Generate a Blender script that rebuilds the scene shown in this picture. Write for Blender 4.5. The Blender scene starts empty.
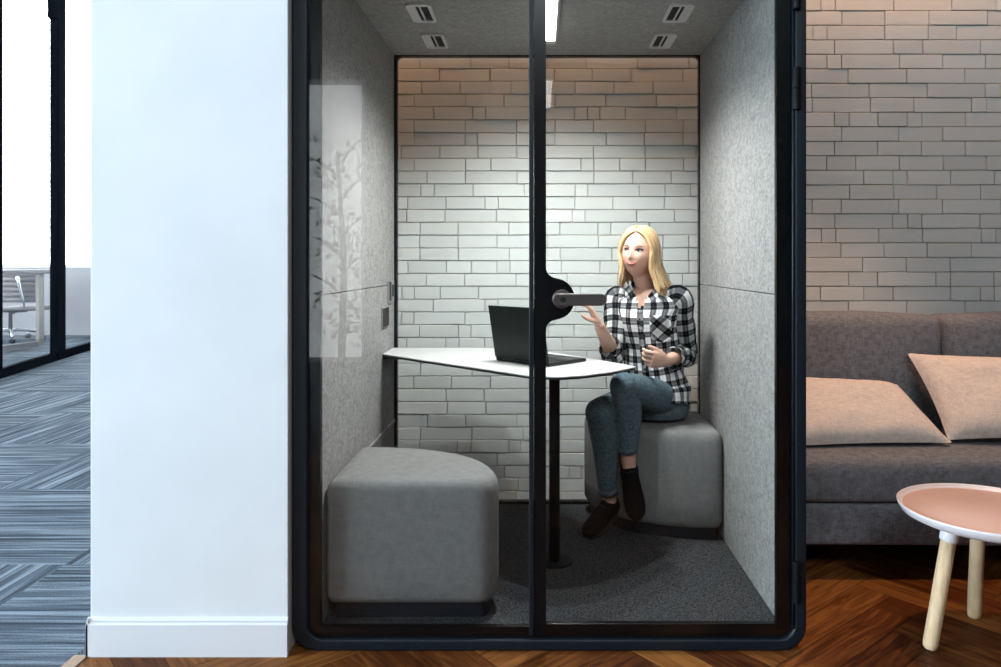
import bpy, bmesh, math, random
from mathutils import Vector, Matrix, noise
R = math.radians
PI = math.pi
random.seed(7)
scene = bpy.context.scene
COL = scene.collection

# ------------------------------------------------------------------ camera
F_PX, CX, CY, EYE = 750.0, 540.0, 262.0, 1.21
cam_d = bpy.data.cameras.new('camera')
cam = bpy.data.objects.new('camera', cam_d)
COL.objects.link(cam)
cam.location = (0, 0, EYE)
cam.rotation_euler = (R(90), 0, 0)
cam_d.sensor_width = 36
cam_d.lens = F_PX * 36 / 1001
cam_d.shift_x = -(CX - 500.5) / 1001
cam_d.shift_y = -(333.5 - CY) / 1001
cam_d.clip_start = 0.02
scene.camera = cam

# ------------------------------------------------------------------ world, exposure, large lights
scene.view_settings.view_transform = 'Standard'
scene.view_settings.look = 'None'
scene.view_settings.gamma = 1
scene.view_settings.use_curve_mapping = False
scene.view_settings.exposure = 0.0
scene.cycles.use_denoising = True
scene.cycles.max_bounces = 8
scene.cycles.transparent_max_bounces = 16
scene.cycles.sample_clamp_indirect = 4
scene.cycles.caustics_reflective = False
scene.cycles.caustics_refractive = False

world = bpy.data.worlds.new('world')
scene.world = world
world.use_nodes = True
bg = world.node_tree.nodes['Background']
bg.inputs[0].default_value = (0.93, 0.97, 1.0, 1)
bg.inputs[1].default_value = 8.0


def area(name, loc, target, sx, sy, power, color, spread=180):
    d = bpy.data.lights.new(name, 'AREA')
    d.shape = 'RECTANGLE'; d.size = sx; d.size_y = sy
    d.energy = power; d.color = color; d.spread = R(spread)
    o = bpy.data.objects.new(name, d)
    COL.objects.link(o)
    o.location = loc
    o.rotation_euler = (Vector(target) - Vector(loc)).to_track_quat('-Z', 'Y').to_euler()
    return o


# daylight entering through the long window of the office on the left
area('daylight_office_window', (-9.7, -0.6, 2.6), (0, 1.6, 1.2), 6.0, 4.2, 1800, (0.68, 0.86, 1.0))
area('front_fill_light', (0.5, -2.5, 4.45), (0.7, 2.8, 0.9), 2.2, 1.4, 106, (0.90, 0.97, 1.0))  # unseen fill added behind the camera to brighten stool and sofa fronts
# warm wall washer tubes above the brick wall (fixtures built below)
WASH = [(-0.35, 3.0), (1.25, 3.0)]


def at(px, py, Y):
    return Vector(((px - CX) * Y / F_PX, Y, EYE - (py - CY) * Y / F_PX))


# ------------------------------------------------------------------ materials
def new_mat(name, color=(0.5, 0.5, 0.5), rough=0.6, metal=0.0, spec=0.5):
    m = bpy.data.materials.new(name)
    m.use_nodes = True
    b = m.node_tree.nodes['Principled BSDF']
    b.inputs['Base Color'].default_value = (*color, 1)
    b.inputs['Roughness'].default_value = rough
    b.inputs['Metallic'].default_value = metal
    b.inputs['Specular IOR Level'].default_value = spec
    return m


def N(m, kind, **kw):
    n = m.node_tree.nodes.new(kind)
    for k, v in kw.items():
        setattr(n, k, v)
    return n


def L(m, a, b):
    m.node_tree.links.new(a, b)


def bsdf(m):
    return m.node_tree.nodes['Principled BSDF']


def ramp(m, stops):
    r = N(m, 'ShaderNodeValToRGB')
    el = r.color_ramp.elements
    while len(el) < len(stops):
        el.new(0.5)
    for e, (p, c) in zip(el, stops):
        e.position = p
        e.color = (*c, 1)
    return r


def noisy(name, c1, c2, scale, rough=0.9, bump=0.3, dist=0.002, detail=3, scale3=(1, 1, 1), spec=0.3, metal=0.0, lo=0.35, hi=0.65):
    """two-tone noise colour with matching bump, in object space"""
    m = new_mat(name, c1, rough, metal, spec)
    tc = N(m, 'ShaderNodeTexCoord')
    mp = N(m, 'ShaderNodeMapping')
    mp.inputs['Scale'].default_value = scale3
    nz = N(m, 'ShaderNodeTexNoise')
    nz.inputs['Scale'].default_value = scale
    nz.inputs['Detail'].default_value = detail
    L(m, tc.outputs['Object'], mp.inputs['Vector'])
    L(m, mp.outputs[0], nz.inputs['Vector'])
    r = ramp(m, [(lo, c1), (hi, c2)])
    L(m, nz.outputs['Fac'], r.inputs[0])
    L(m, r.outputs[0], bsdf(m).inputs['Base Color'])
    if bump:
        b = N(m, 'ShaderNodeBump')
        b.inputs['Strength'].default_value = bump
        b.inputs['Distance'].default_value = dist
        L(m, nz.outputs['Fac'], b.inputs['Height'])
        L(m, b.outputs[0], bsdf(m).inputs['Normal'])
    return m


def felt_mat(name, a, b):
    """mottled grey acoustic felt: coarse mottling and fine fibres"""
    m = new_mat(name, a, 1.0, 0, 0.1)
    tc = N(m, 'ShaderNodeTexCoord')
    n1 = N(m, 'ShaderNodeTexNoise'); n1.inputs['Scale'].default_value = 34; n1.inputs['Detail'].default_value = 6; n1.inputs['Roughness'].default_value = 0.75
    n2 = N(m, 'ShaderNodeTexNoise'); n2.inputs['Scale'].default_value = 95; n2.inputs['Detail'].default_value = 3
    for n in (n1, n2):
        L(m, tc.outputs['Object'], n.inputs['Vector'])
    mx = N(m, 'ShaderNodeMath', operation='ADD')
    L(m, n1.outputs['Fac'], mx.inputs[0]); L(m, n2.outputs['Fac'], mx.inputs[1])
    h = N(m, 'ShaderNodeMath', operation='MULTIPLY'); h.inputs[1].default_value = 0.5
    L(m, mx.outputs[0], h.inputs[0])
    r = ramp(m, [(0.38, a), (0.62, b)])
    L(m, h.outputs[0], r.inputs[0])
    L(m, r.outputs[0], bsdf(m).inputs['Base Color'])
    bp = N(m, 'ShaderNodeBump'); bp.inputs['Strength'].default_value = 0.35; bp.inputs['Distance'].default_value = 0.002
    L(m, h.outputs[0], bp.inputs['Height']); L(m, bp.outputs[0], bsdf(m).inputs['Normal'])
    return m


def weave_mat(name, c1, c2, scale=330, bump=0.25):
    """woven fabric: crossing threads of two tones, slubbed"""
    m = new_mat(name, c1, 0.95, 0, 0.15)
    tc = N(m, 'ShaderNodeTexCoord')
    outs = []
    for s3 in ((1, 0.12, 0.12), (0.12, 0.12, 1), (0.12, 1, 0.12)):
        mp = N(m, 'ShaderNodeMapping'); mp.inputs['Scale'].default_value = s3
        n = N(m, 'ShaderNodeTexNoise'); n.inputs['Scale'].default_value = scale; n.inputs['Detail'].default_value = 1
        L(m, tc.outputs['Object'], mp.inputs['Vector']); L(m, mp.outputs[0], n.inputs['Vector'])
        outs.append(n.outputs['Fac'])
    a = N(m, 'ShaderNodeMath', operation='ADD'); L(m, outs[0], a.inputs[0]); L(m, outs[1], a.inputs[1])
    b = N(m, 'ShaderNodeMath', operation='ADD'); L(m, a.outputs[0], b.inputs[0]); L(m, outs[2], b.inputs[1])
    d = N(m, 'ShaderNodeMath', operation='DIVIDE'); d.inputs[1].default_value = 3; L(m, b.outputs[0], d.inputs[0])
    r = ramp(m, [(0.4, c1), (0.6, c2)]); L(m, d.outputs[0], r.inputs[0]); L(m, r.outputs[0], bsdf(m).inputs['Base Color'])
    bp = N(m, 'ShaderNodeBump'); bp.inputs['Strength'].default_value = bump; bp.inputs['Distance'].default_value = 0.001
    L(m, d.outputs[0], bp.inputs['Height']); L(m, bp.outputs[0], bsdf(m).inputs['Normal'])
    return m


def glass_mat(name, tint=(0.93, 0.96, 0.95), ior=1.5):
    m = bpy.data.materials.new(name); m.use_nodes = True
    nt = m.node_tree
    for n in list(nt.nodes):
        if n.type != 'OUTPUT_MATERIAL':
            nt.nodes.remove(n)
    out = [n for n in nt.nodes if n.type == 'OUTPUT_MATERIAL'][0]
    tr = N(m, 'ShaderNodeBsdfTransparent'); tr.inputs[0].default_value = (*tint, 1)
    gl = N(m, 'ShaderNodeBsdfGlossy'); gl.inputs['Roughness'].default_value = 0.0
    lw = N(m, 'ShaderNodeLayerWeight'); lw.inputs[0].default_value = 0.5
    f0 = ((ior - 1) / (ior + 1)) ** 2
    pw = N(m, 'ShaderNodeMath', operation='POWER'); pw.inputs[1].default_value = 5; L(m, lw.outputs['Facing'], pw.inputs[0])
    fr = N(m, 'ShaderNodeMath', operation='MULTIPLY_ADD'); fr.inputs[1].default_value = 1 - f0; fr.inputs[2].default_value = f0
    L(m, pw.outputs[0], fr.inputs[0])
    mx = N(m, 'ShaderNodeMixShader')
    L(m, fr.outputs[0], mx.inputs[0]); L(m, tr.outputs[0], mx.inputs[1]); L(m, gl.outputs[0], mx.inputs[2])
    L(m, mx.outputs[0], out.inputs[0])
    return m


M = {}
M['navy'] = noisy('powder_coated_navy', (0.005, 0.009, 0.015), (0.007, 0.012, 0.019), 60, rough=0.45, bump=0.03, dist=0.0005, spec=0.3)
M['black'] = new_mat('black_printed_glass', (0.0035, 0.004, 0.005), 0.25, 0, 0.3)
M['black_matte'] = new_mat('black_powder_coat', (0.0035, 0.0045, 0.006), 0.6, 0, 0.12)
M['felt'] = felt_mat('grey_acoustic_felt', (0.18, 0.177, 0.174), (0.345, 0.34, 0.335))
M['felt_ceiling'] = felt_mat('grey_ceiling_felt', (0.25, 0.248, 0.246), (0.38, 0.377, 0.374))
M['stool'] = weave_mat('grey_upholstery_felt', (0.165, 0.164, 0.162), (0.205, 0.204, 0.202), 260, 0.12)
M['sofa'] = weave_mat('grey_melange_weave', (0.125, 0.133, 0.152), (0.225, 0.234, 0.262), 330, 0.3)
M['pillow'] = weave_mat('pale_linen', (0.62, 0.55, 0.50), (0.76, 0.69, 0.64), 300, 0.2)
M['white_wall'] = noisy('white_painted_plaster', (0.80, 0.83, 0.86), (0.84, 0.87, 0.90), 3, rough=0.8, bump=0.02)
M['white_trim'] = new_mat('white_satin_paint', (0.80, 0.82, 0.86), 0.45)
M['dark_plaster'] = noisy('dark_grey_plaster', (0.06, 0.06, 0.062), (0.075, 0.075, 0.078), 2, rough=0.9, bump=0.03)
M['plaster'] = noisy('grey_plaster', (0.42, 0.41, 0.43), (0.46, 0.45, 0.47), 2, rough=0.9, bump=0.03)
M['ceiling'] = noisy('dark_loft_ceiling', (0.30, 0.30, 0.31), (0.34, 0.34, 0.35), 2, rough=0.9, bump=0.03)
M['glass'] = glass_mat('booth_glass', (0.965, 0.975, 0.97), 1.27)
M['glass_clear'] = glass_mat('partition_glass', (0.97, 0.98, 0.985), 1.4)
M['table_white'] = noisy('white_laminate', (0.50, 0.50, 0.50), (0.53, 0.53, 0.53), 8, rough=0.4, bump=0)
M['dark_edge'] = new_mat('dark_table_edge', (0.012, 0.013, 0.016), 0.5)
M['alu'] = new_mat('dark_aluminium', (0.035, 0.037, 0.038), 0.35, 0.85)
M['lid'] = noisy('dark_green_grey_aluminium', (0.010, 0.017, 0.016), (0.014, 0.021, 0.020), 40, rough=0.4, bump=0, metal=0.3)
M['keys'] = new_mat('black_keycaps', (0.008, 0.008, 0.009), 0.5)
M['screen'] = new_mat('black_glass_screen', (0.004, 0.004, 0.005), 0.08)
M['bronze'] = new_mat('bronze_grey_metal', (0.11, 0.093, 0.09), 0.38, 0.6)
M['chrome'] = new_mat('polished_aluminium', (0.85, 0.87, 0.9), 0.18, 1.0)
M['vent'] = new_mat('light_grey_plastic', (0.62, 0.62, 0.62), 0.5)
M['plate'] = new_mat('grey_switch_plate', (0.22, 0.22, 0.22), 0.5)
M['slot'] = new_mat('black_slot', (0.006, 0.006, 0.006), 0.8)
M['frame_black'] = new_mat('matt_black_frame', (0.004, 0.005, 0.007), 0.9, 0, 0.0)
M['rubber'] = new_mat('black_rubber', (0.01, 0.01, 0.011), 0.7)
M['tray'] = noisy('peach_lacquer', (0.60, 0.40, 0.33), (0.64, 0.43, 0.36), 5, rough=0.4, bump=0)
M['tray_rim'] = new_mat('white_lacquer', (0.74, 0.70, 0.72), 0.35)
M['office_grey'] = new_mat('grey_veneer', (0.18, 0.17, 0.17), 0.5)
M['office_beige'] = new_mat('brushed_beige_metal', (0.30, 0.28, 0.25), 0.45, 0.4)
M['mesh_grey'] = new_mat('grey_ribbed_leather', (0.16, 0.145, 0.15), 0.55)
M['skin'] = new_mat('skin', (0.66, 0.40, 0.31), 0.5, 0, 0.35)
bsdf(M['skin']).inputs['Subsurface Weight'].default_value = 0.12
bsdf(M['skin']).inputs['Subsurface Radius'].default_value = (0.02, 0.008, 0.004)
M['lips'] = new_mat('rose_lips', (0.50, 0.11, 0.10), 0.35)
M['teeth'] = new_mat('teeth', (0.85, 0.82, 0.78), 0.3)
M['eye_white'] = new_mat('eye_white', (0.75, 0.75, 0.75), 0.2)
M['iris'] = new_mat('dark_iris', (0.03, 0.035, 0.045), 0.15)
M['lash'] = new_mat('dark_lashes', (0.035, 0.022, 0.02), 0.7)
M['brow'] = new_mat('light_brown_brow', (0.13, 0.065, 0.045), 0.8)
M['denim'] = weave_mat('slate_blue_denim', (0.048, 0.078, 0.100), (0.115, 0.160, 0.190), 420, 0.3)
M['shoe'] = new_mat('black_suede', (0.003, 0.003, 0.0045), 0.8, 0, 0.1)
M['sole'] = new_mat('black_sole', (0.012, 0.012, 0.013), 0.6)
M['shirt_button'] = new_mat('dark_button', (0.02, 0.02, 0.02), 0.3)
M['leaf'] = noisy('green_leaves', (0.03, 0.08, 0.02), (0.07, 0.16, 0.04), 30, rough=0.6, bump=0)
M['bark'] = noisy('brown_bark', (0.05, 0.035, 0.025), (0.10, 0.07, 0.05), 40, rough=0.9)

# carpet inside the booth
M['booth_carpet'] = noisy('charcoal_loop_carpet', (0.010, 0.011, 0.012), (0.068, 0.071, 0.077), 150, rough=1.0, bump=0.8, dist=0.004, detail=3, spec=0.1)

# emissive diffuser of the booth lamp
m = bpy.data.materials.new('lamp_diffuser'); m.use_nodes = True
bsdf(m).inputs['Emission Color'].default_value = (1, 0.97, 0.92, 1)
bsdf(m).inputs['Emission Strength'].default_value = 9
M['lamp'] = m
m = bpy.data.materials.new('warm_lamp_tube'); m.use_nodes = True
bsdf(m).inputs['Emission Color'].default_value = (1, 0.62, 0.30, 1)
bsdf(m).inputs['Emission Strength'].default_value = 6
M['lamp_warm'] = m

# painted brick: tone from a per-brick attribute, rough plaster-like bump
m = new_mat('painted_brick', (0.6, 0.6, 0.57), 0.75, 0, 0.25)
at_ = N(m, 'ShaderNodeAttribute', attribute_name='tone')
tc = N(m, 'ShaderNodeTexCoord')
mp = N(m, 'ShaderNodeMapping'); mp.inputs['Scale'].default_value = (0.6, 1, 1.5)
n1 = N(m, 'ShaderNodeTexNoise'); n1.inputs['Scale'].default_value = 22; n1.inputs['Detail'].default_value = 6
L(m, tc.outputs['Object'], mp.inputs[0]); L(m, mp.outputs[0], n1.inputs['Vector'])
mx = N(m, 'ShaderNodeMath', operation='MULTIPLY_ADD'); mx.inputs[1].default_value = 0.35
L(m, n1.outputs['Fac'], mx.inputs[0]); L(m, at_.outputs['Fac'], mx.inputs[2])
r = ramp(m, [(0.0, (0.60, 0.605, 0.585)), (1.0, (0.70, 0.71, 0.69))])
L(m, mx.outputs[0], r.inputs[0]); L(m, r.outputs[0], bsdf(m).inputs['Base Color'])
bp = N(m, 'ShaderNodeBump'); bp.inputs['Strength'].default_value = 0.55; bp.inputs['Distance'].default_value = 0.004
L(m, n1.outputs['Fac'], bp.inputs['Height']); L(m, bp.outputs[0], bsdf(m).inputs['Normal'])
M['brick'] = m
M['mortar'] = noisy('painted_mortar', (0.50, 0.47, 0.42), (0.60, 0.57, 0.52), 40, rough=0.95, bump=0.5)

# oak planks: per-plank tone, grain along the plank (UV u = length)
m = new_mat('brown_oak_planks', (0.2, 0.1, 0.05), 0.5, 0, 0.12)
uv = N(m, 'ShaderNodeUVMap', uv_map='UVMap')
at_ = N(m, 'ShaderNodeAttribute', attribute_name='tone')
mp = N(m, 'ShaderNodeMapping'); mp.inputs['Scale'].default_value = (3.0, 38, 1)
n1 = N(m, 'ShaderNodeTexNoise'); n1.inputs['Scale'].default_value = 1.0; n1.inputs['Detail'].default_value = 6; n1.inputs['Distortion'].default_value = 1.6
L(m, uv.outputs[0], mp.inputs[0]); L(m, mp.outputs[0], n1.inputs['Vector'])
r = ramp(m, [(0.3, (0.036, 0.008, 0.002)), (0.5, (0.12, 0.036, 0.008)), (0.7, (0.27, 0.105, 0.026))])
sm = N(m, 'ShaderNodeMath', operation='MULTIPLY_ADD'); sm.inputs[1].default_value = 0.7
L(m, n1.outputs['Fac'], sm.inputs[0])
s2 = N(m, 'ShaderNodeMath', operation='MULTIPLY'); s2.inputs[1].default_value = 0.3
L(m, at_.outputs['Fac'], s2.inputs[0]); L(m, s2.outputs[0], sm.inputs[2])
L(m, sm.outputs[0], r.inputs[0]); L(m, r.outputs[0], bsdf(m).inputs['Base Color'])
M['planks'] = m
M['wood_gap'] = new_mat('dark_gap', (0.02, 0.01, 0.006), 0.8)
M['oak_edge'] = noisy('oak_threshold', (0.24, 0.15, 0.09), (0.34, 0.22, 0.14), 30, rough=0.5, bump=0.05, scale3=(6, 0.6, 1))
M['birch'] = noisy('birch_wood', (0.62, 0.43, 0.25), (0.74, 0.55, 0.35), 14, rough=0.5, bump=0.03, scale3=(5, 5, 0.7))

# striped carpet tiles, 1 m checker, stripe direction turned in every other tile
m = new_mat('striped_carpet_tiles', (0.1, 0.13, 0.17), 1.0, 0, 0.1)
tc = N(m, 'ShaderNodeTexCoord')
sp = N(m, 'ShaderNodeSeparateXYZ'); L(m, tc.outputs['Object'], sp.inputs[0])


def mth(op, a, b=None):
    n = N(m, 'ShaderNodeMath', operation=op)
    for i, v in enumerate((a, b)):
        if v is None: continue
        if isinstance(v, (int, float)): n.inputs[i].default_value = v
        else: L(m, v, n.inputs[i])
    return n.outputs[0]


xs = mth('ADD', sp.outputs[0], 21.9)
ys = mth('ADD', sp.outputs[1], 21.0)
par = mth('MODULO', mth('ADD', mth('FLOOR', xs), mth('FLOOR', ys)), 2)
mixf = N(m, 'ShaderNodeMix'); mixf.data_type = 'FLOAT'
L(m, par, mixf.inputs[0]); L(m, xs, mixf.inputs[2]); L(m, ys, mixf.inputs[3])
mixo = N(m, 'ShaderNodeMix'); mixo.data_type = 'FLOAT'
L(m, par, mixo.inputs[0]); L(m, ys, mixo.inputs[2]); L(m, xs, mixo.inputs[3])
cmb = N(m, 'ShaderNodeCombineXYZ')
L(m, mth('MULTIPLY', mixf.outputs[0], 42), cmb.inputs[0]); L(m, mth('MULTIPLY', mixo.outputs[0], 0.9), cmb.inputs[1])
L(m, mth('ADD', mth('MULTIPLY', mth('FLOOR', xs), 7.3), mth('MULTIPLY', mth('FLOOR', ys), 3.1)), cmb.inputs[2])
n1 = N(m, 'ShaderNodeTexNoise'); n1.inputs['Scale'].default_value = 1.0; n1.inputs['Detail'].default_value = 4; n1.inputs['Roughness'].default_value = 0.7
L(m, cmb.outputs[0], n1.inputs['Vector'])
n2 = N(m, 'ShaderNodeTexNoise'); n2.inputs['Scale'].default_value = 160
L(m, tc.outputs['Object'], n2.inputs['Vector'])
sumv = mth('ADD', mth('MULTIPLY', n1.outputs['Fac'], 0.85), mth('MULTIPLY', n2.outputs['Fac'], 0.15))
r = ramp(m, [(0.38, (0.018, 0.026, 0.036)), (0.5, (0.065, 0.084, 0.105)), (0.62, (0.20, 0.235, 0.27))])
L(m, sumv, r.inputs[0]); L(m, r.outputs[0], bsdf(m).inputs['Base Color'])
M['carpet'] = m

# plaid shirt in UV metres
def plaid_mat(name, turn):
    m = new_mat(name, (0.8, 0.8, 0.8), 0.9, 0, 0.15)
    uv = N(m, 'ShaderNodeUVMap', uv_map='UVMap')
    mp = N(m, 'ShaderNodeMapping'); mp.inputs['Rotation'].default_value = (0, 0, turn)
    L(m, uv.outputs[0], mp.inputs[0])
    sp = N(m, 'ShaderNodeSeparateXYZ'); L(m, mp.outputs[0], sp.inputs[0])

    def mt(op, a, b=None):
        n = N(m, 'ShaderNodeMath', operation=op)
        for i, v in enumerate((a, b)):
            if v is None: continue
            if isinstance(v, (int, float)): n.inputs[i].default_value = v
            else: L(m, v, n.inputs[i])
        return n.outputs[0]
    tot = None
    for ax in (0, 1):
        f = mt('FRACT', mt('MULTIPLY', mt('ADD', sp.outputs[ax], 5.0), 1 / 0.056))
        band = mt('LESS_THAN', f, 0.47)
        gap = mt('MULTIPLY', mt('GREATER_THAN', f, 0.17), mt('LESS_THAN', f, 0.24))
        thin = mt('MULTIPLY', mt('GREATER_THAN', f, 0.70), mt('LESS_THAN', f, 0.75))
        v = mt('ADD', mt('SUBTRACT', band, mt('MULTIPLY', gap, 0.2)), mt('MULTIPLY', thin, 0.15))
        tot = v if tot is None else mt('ADD', tot, v)
    h = mt('MULTIPLY', tot, 0.5)
    r = ramp(m, [(0.0, (0.88, 0.89, 0.90)), (0.5, (0.15, 0.155, 0.17)), (0.95, (0.004, 0.004, 0.007))])
    L(m, h, r.inputs[0]); L(m, r.outputs[0], bsdf(m).inputs['Base Color'])
    return m


M['plaid'] = plaid_mat('black_white_plaid', 0.0)
M['plaid_bias'] = plaid_mat('black_white_plaid_bias', R(45))

# hair: per-strand tone
m = new_mat('blonde_hair', (0.6, 0.4, 0.2), 0.42, 0, 0.4)
at_ = N(m, 'ShaderNodeAttribute', attribute_name='tone')
r = ramp(m, [(0.0, (0.34, 0.185, 0.09)), (0.5, (0.60, 0.40, 0.215)), (1.0, (0.80, 0.62, 0.40))])
L(m, at_.outputs['Fac'], r.inputs[0]); L(m, r.outputs[0], bsdf(m).inputs['Base Color'])
M['hair'] = m


# ------------------------------------------------------------------ object helpers
def link(o, parent=None):
    COL.objects.link(o)
    if parent:
        o.parent = parent
        o.matrix_parent_inverse = Matrix.Translation(-Vector(parent.location)) if False else Matrix()
    return o


def origin_of(parent):
    v = Vector((0, 0, 0))
    while parent:
        v += parent.location
        parent = parent.parent
    return v


def obj(name, bm, mats, parent=None, smooth=False, origin=None, bevel=0, seg=2, angle=40, label=None, subsurf=0):
    """link bm (built in world coordinates) as one object; local coordinates are taken from the parent chain"""
    me = bpy.data.meshes.new(name)
    base = origin_of(parent) if parent else Vector((0, 0, 0))
    o_loc = Vector(origin) - base if origin is not None else Vector((0, 0, 0))
    bmesh.ops.translate(bm, verts=bm.verts, vec=-(base + o_loc))
    bm.normal_update()
    bm.to_mesh(me); bm.free()
    if not isinstance(mats, (list, tuple)): mats = [mats]
    for mm in mats: me.materials.append(mm)
    if smooth:
        for p in me.polygons: p.use_smooth = True
    o = bpy.data.objects.new(name, me)
    COL.objects.link(o)
    o.parent = parent
    o.location = o_loc
    if bevel:
        b = o.modifiers.new('bevel', 'BEVEL'); b.width = bevel; b.segments = seg; b.limit_method = 'ANGLE'; b.angle_limit = R(angle)
        b.harden_normals = False
        for p in me.polygons: p.use_smooth = True
        w = o.modifiers.new('wn', 'WEIGHTED_NORMAL'); w.keep_sharp = True
    if subsurf:
        s = o.modifiers.new('sub', 'SUBSURF'); s.levels = subsurf; s.render_levels = subsurf
    if label: o['label'] = label
    return o


def thing(name, label, cat, loc=(0, 0, 0), group=None):
    o = bpy.data.objects.new(name, None)
    COL.objects.link(o); o.location = loc
    o.empty_display_size = 0.05
    return tag(o, label, cat, group)


def tag(o, label, cat, group=None):
    o['label'] = label; o['category'] = cat
    if group: o['group'] = group
    return o


def struct(name, bm, mats, **kw):
    o = obj(name, bm, mats, **kw)
    o['kind'] = 'structure'
    return o


def NB():
    return bmesh.new()


def box(bm, x0, x1, y0, y1, z0, z1, mi=0):
    vs = [bm.verts.new((x, y, z)) for z in (z0, z1) for y in (y0, y1) for x in (x0, x1)]
    fs = []
    for idx in ((0, 2, 3, 1), (4, 5, 7, 6), (0, 1, 5, 4), (2, 6, 7, 3), (0, 4, 6, 2), (1, 3, 7, 5)):
        f = bm.faces.new([vs[i] for i in idx]); f.material_index = mi; fs.append(f)
    return fs


def obox(bm, c, ax, ay, az, mi=0):
    """oriented box: centre and three half-axis vectors"""
    c = Vector(c); ax = Vector(ax); ay = Vector(ay); az = Vector(az)
    vs = [bm.verts.new(c + sx * ax + sy * ay + sz * az) for sz in (-1, 1) for sy in (-1, 1) for sx in (-1, 1)]
    for idx in ((0, 2, 3, 1), (4, 5, 7, 6), (0, 1, 5, 4), (2, 6, 7, 3), (0, 4, 6, 2), (1, 3, 7, 5)):
        f = bm.faces.new([vs[i] for i in idx]); f.material_index = mi


def fillet(poly, radii, seg=8):
    out = []
    n = len(poly)
    for i in range(n):
        p = Vector(poly[i]).to_2d(); a = Vector(poly[i - 1]).to_2d(); b = Vector(poly[(i + 1) % n]).to_2d()
        r = radii[i] if isinstance(radii, (list, tuple)) else radii
        if r <= 0: out.append(p); continue
        u = (a - p); v = (b - p)
        lu, lv = u.length, v.length
        if lu < 1e-7 or lv < 1e-7: continue
        u.normalize(); v.normalize()
        ang = u.angle(v)
        if ang > PI - 0.01: out += [p] * 1; continue
        d = min(r / math.tan(ang / 2), lu * 0.49, lv * 0.49)
        r2 = d * math.tan(ang / 2)
        t1 = p + u * d; t2 = p + v * d
        c = p + (u + v).normalized() * (r2 / math.sin(ang / 2))
        a1 = math.atan2(*(t1 - c).yx); a2 = math.atan2(*(t2 - c).yx)
        da = a2 - a1
        while da > PI: da -= 2 * PI
        while da < -PI: da += 2 * PI
        for k in range(seg + 1):
            t = a1 + da * k / seg
            out.append(c + Vector((math.cos(t), math.sin(t))) * r2)
    return out


def prism(bm, pts, d0, d1, plane='xy', mi=0):
    """extrude a 2-D outline; plane xy -> along z, xz -> along y, yz -> along x"""
    def P(p, d):
        if plane == 'xy': return (p[0], p[1], d)
        if plane == 'xz': return (p[0], d, p[1])
        return (d, p[0], p[1])
    a = [bm.verts.new(P(p, d0)) for p in pts]
    b = [bm.verts.new(P(p, d1)) for p in pts]
    n = len(pts)
    f = bm.faces.new(a); f.material_index = mi
    f = bm.faces.new(b[::-1]); f.material_index = mi
    for i in range(n):
        f = bm.faces.new((a[i], b[i], b[(i + 1) % n], a[(i + 1) % n])); f.material_index = mi
    bmesh.ops.recalc_face_normals(bm, faces=bm.faces)


def ring_prism(bm, outer, inner, d0, d1, mi=0):
    """a frame in the xz plane between two outlines with equal point counts"""
    n = len(outer)
    vo0 = [bm.verts.new((p[0], d0, p[1])) for p in outer]; vo1 = [bm.verts.new((p[0], d1, p[1])) for p in outer]
    vi0 = [bm.verts.new((p[0], d0, p[1])) for p in inner]; vi1 = [bm.verts.new((p[0], d1, p[1])) for p in inner]
    for i in range(n):
        j = (i + 1) % n
        for q in ((vo0[i], vo0[j], vi0[j], vi0[i]), (vo1[j], vo1[i], vi1[i], vi1[j]), (vo0[j], vo0[i], vo1[i], vo1[j]), (vi0[i], vi0[j], vi1[j], vi1[i])):
            f = bm.faces.new(q); f.material_index = mi
    bmesh.ops.recalc_face_normals(bm, faces=bm.faces)


def rrect(x0, x1, z0, z1, r, seg=8):
    return fillet([(x0, z0), (x1, z0), (x1, z1), (x0, z1)], r, seg)


def crom(pts, n):
    """Catmull-Rom through points (tuples of floats of any length)"""
    P = [pts[0]] + list(pts) + [pts[-1]]
    out = []
    for i in range(1, len(P) - 2):
        for k in range(n):
            t = k / n
            out.append([0.5 * ((2 * b) + (c - a) * t + (2 * a - 5 * b + 4 * c - d) * t * t + (3 * b - 3 * c + d - a) * t ** 3)
                        for a, b, c, d in zip(P[i - 1], P[i], P[i + 1], P[i + 2])])
    out.append(list(pts[-1]))
    return out


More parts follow.
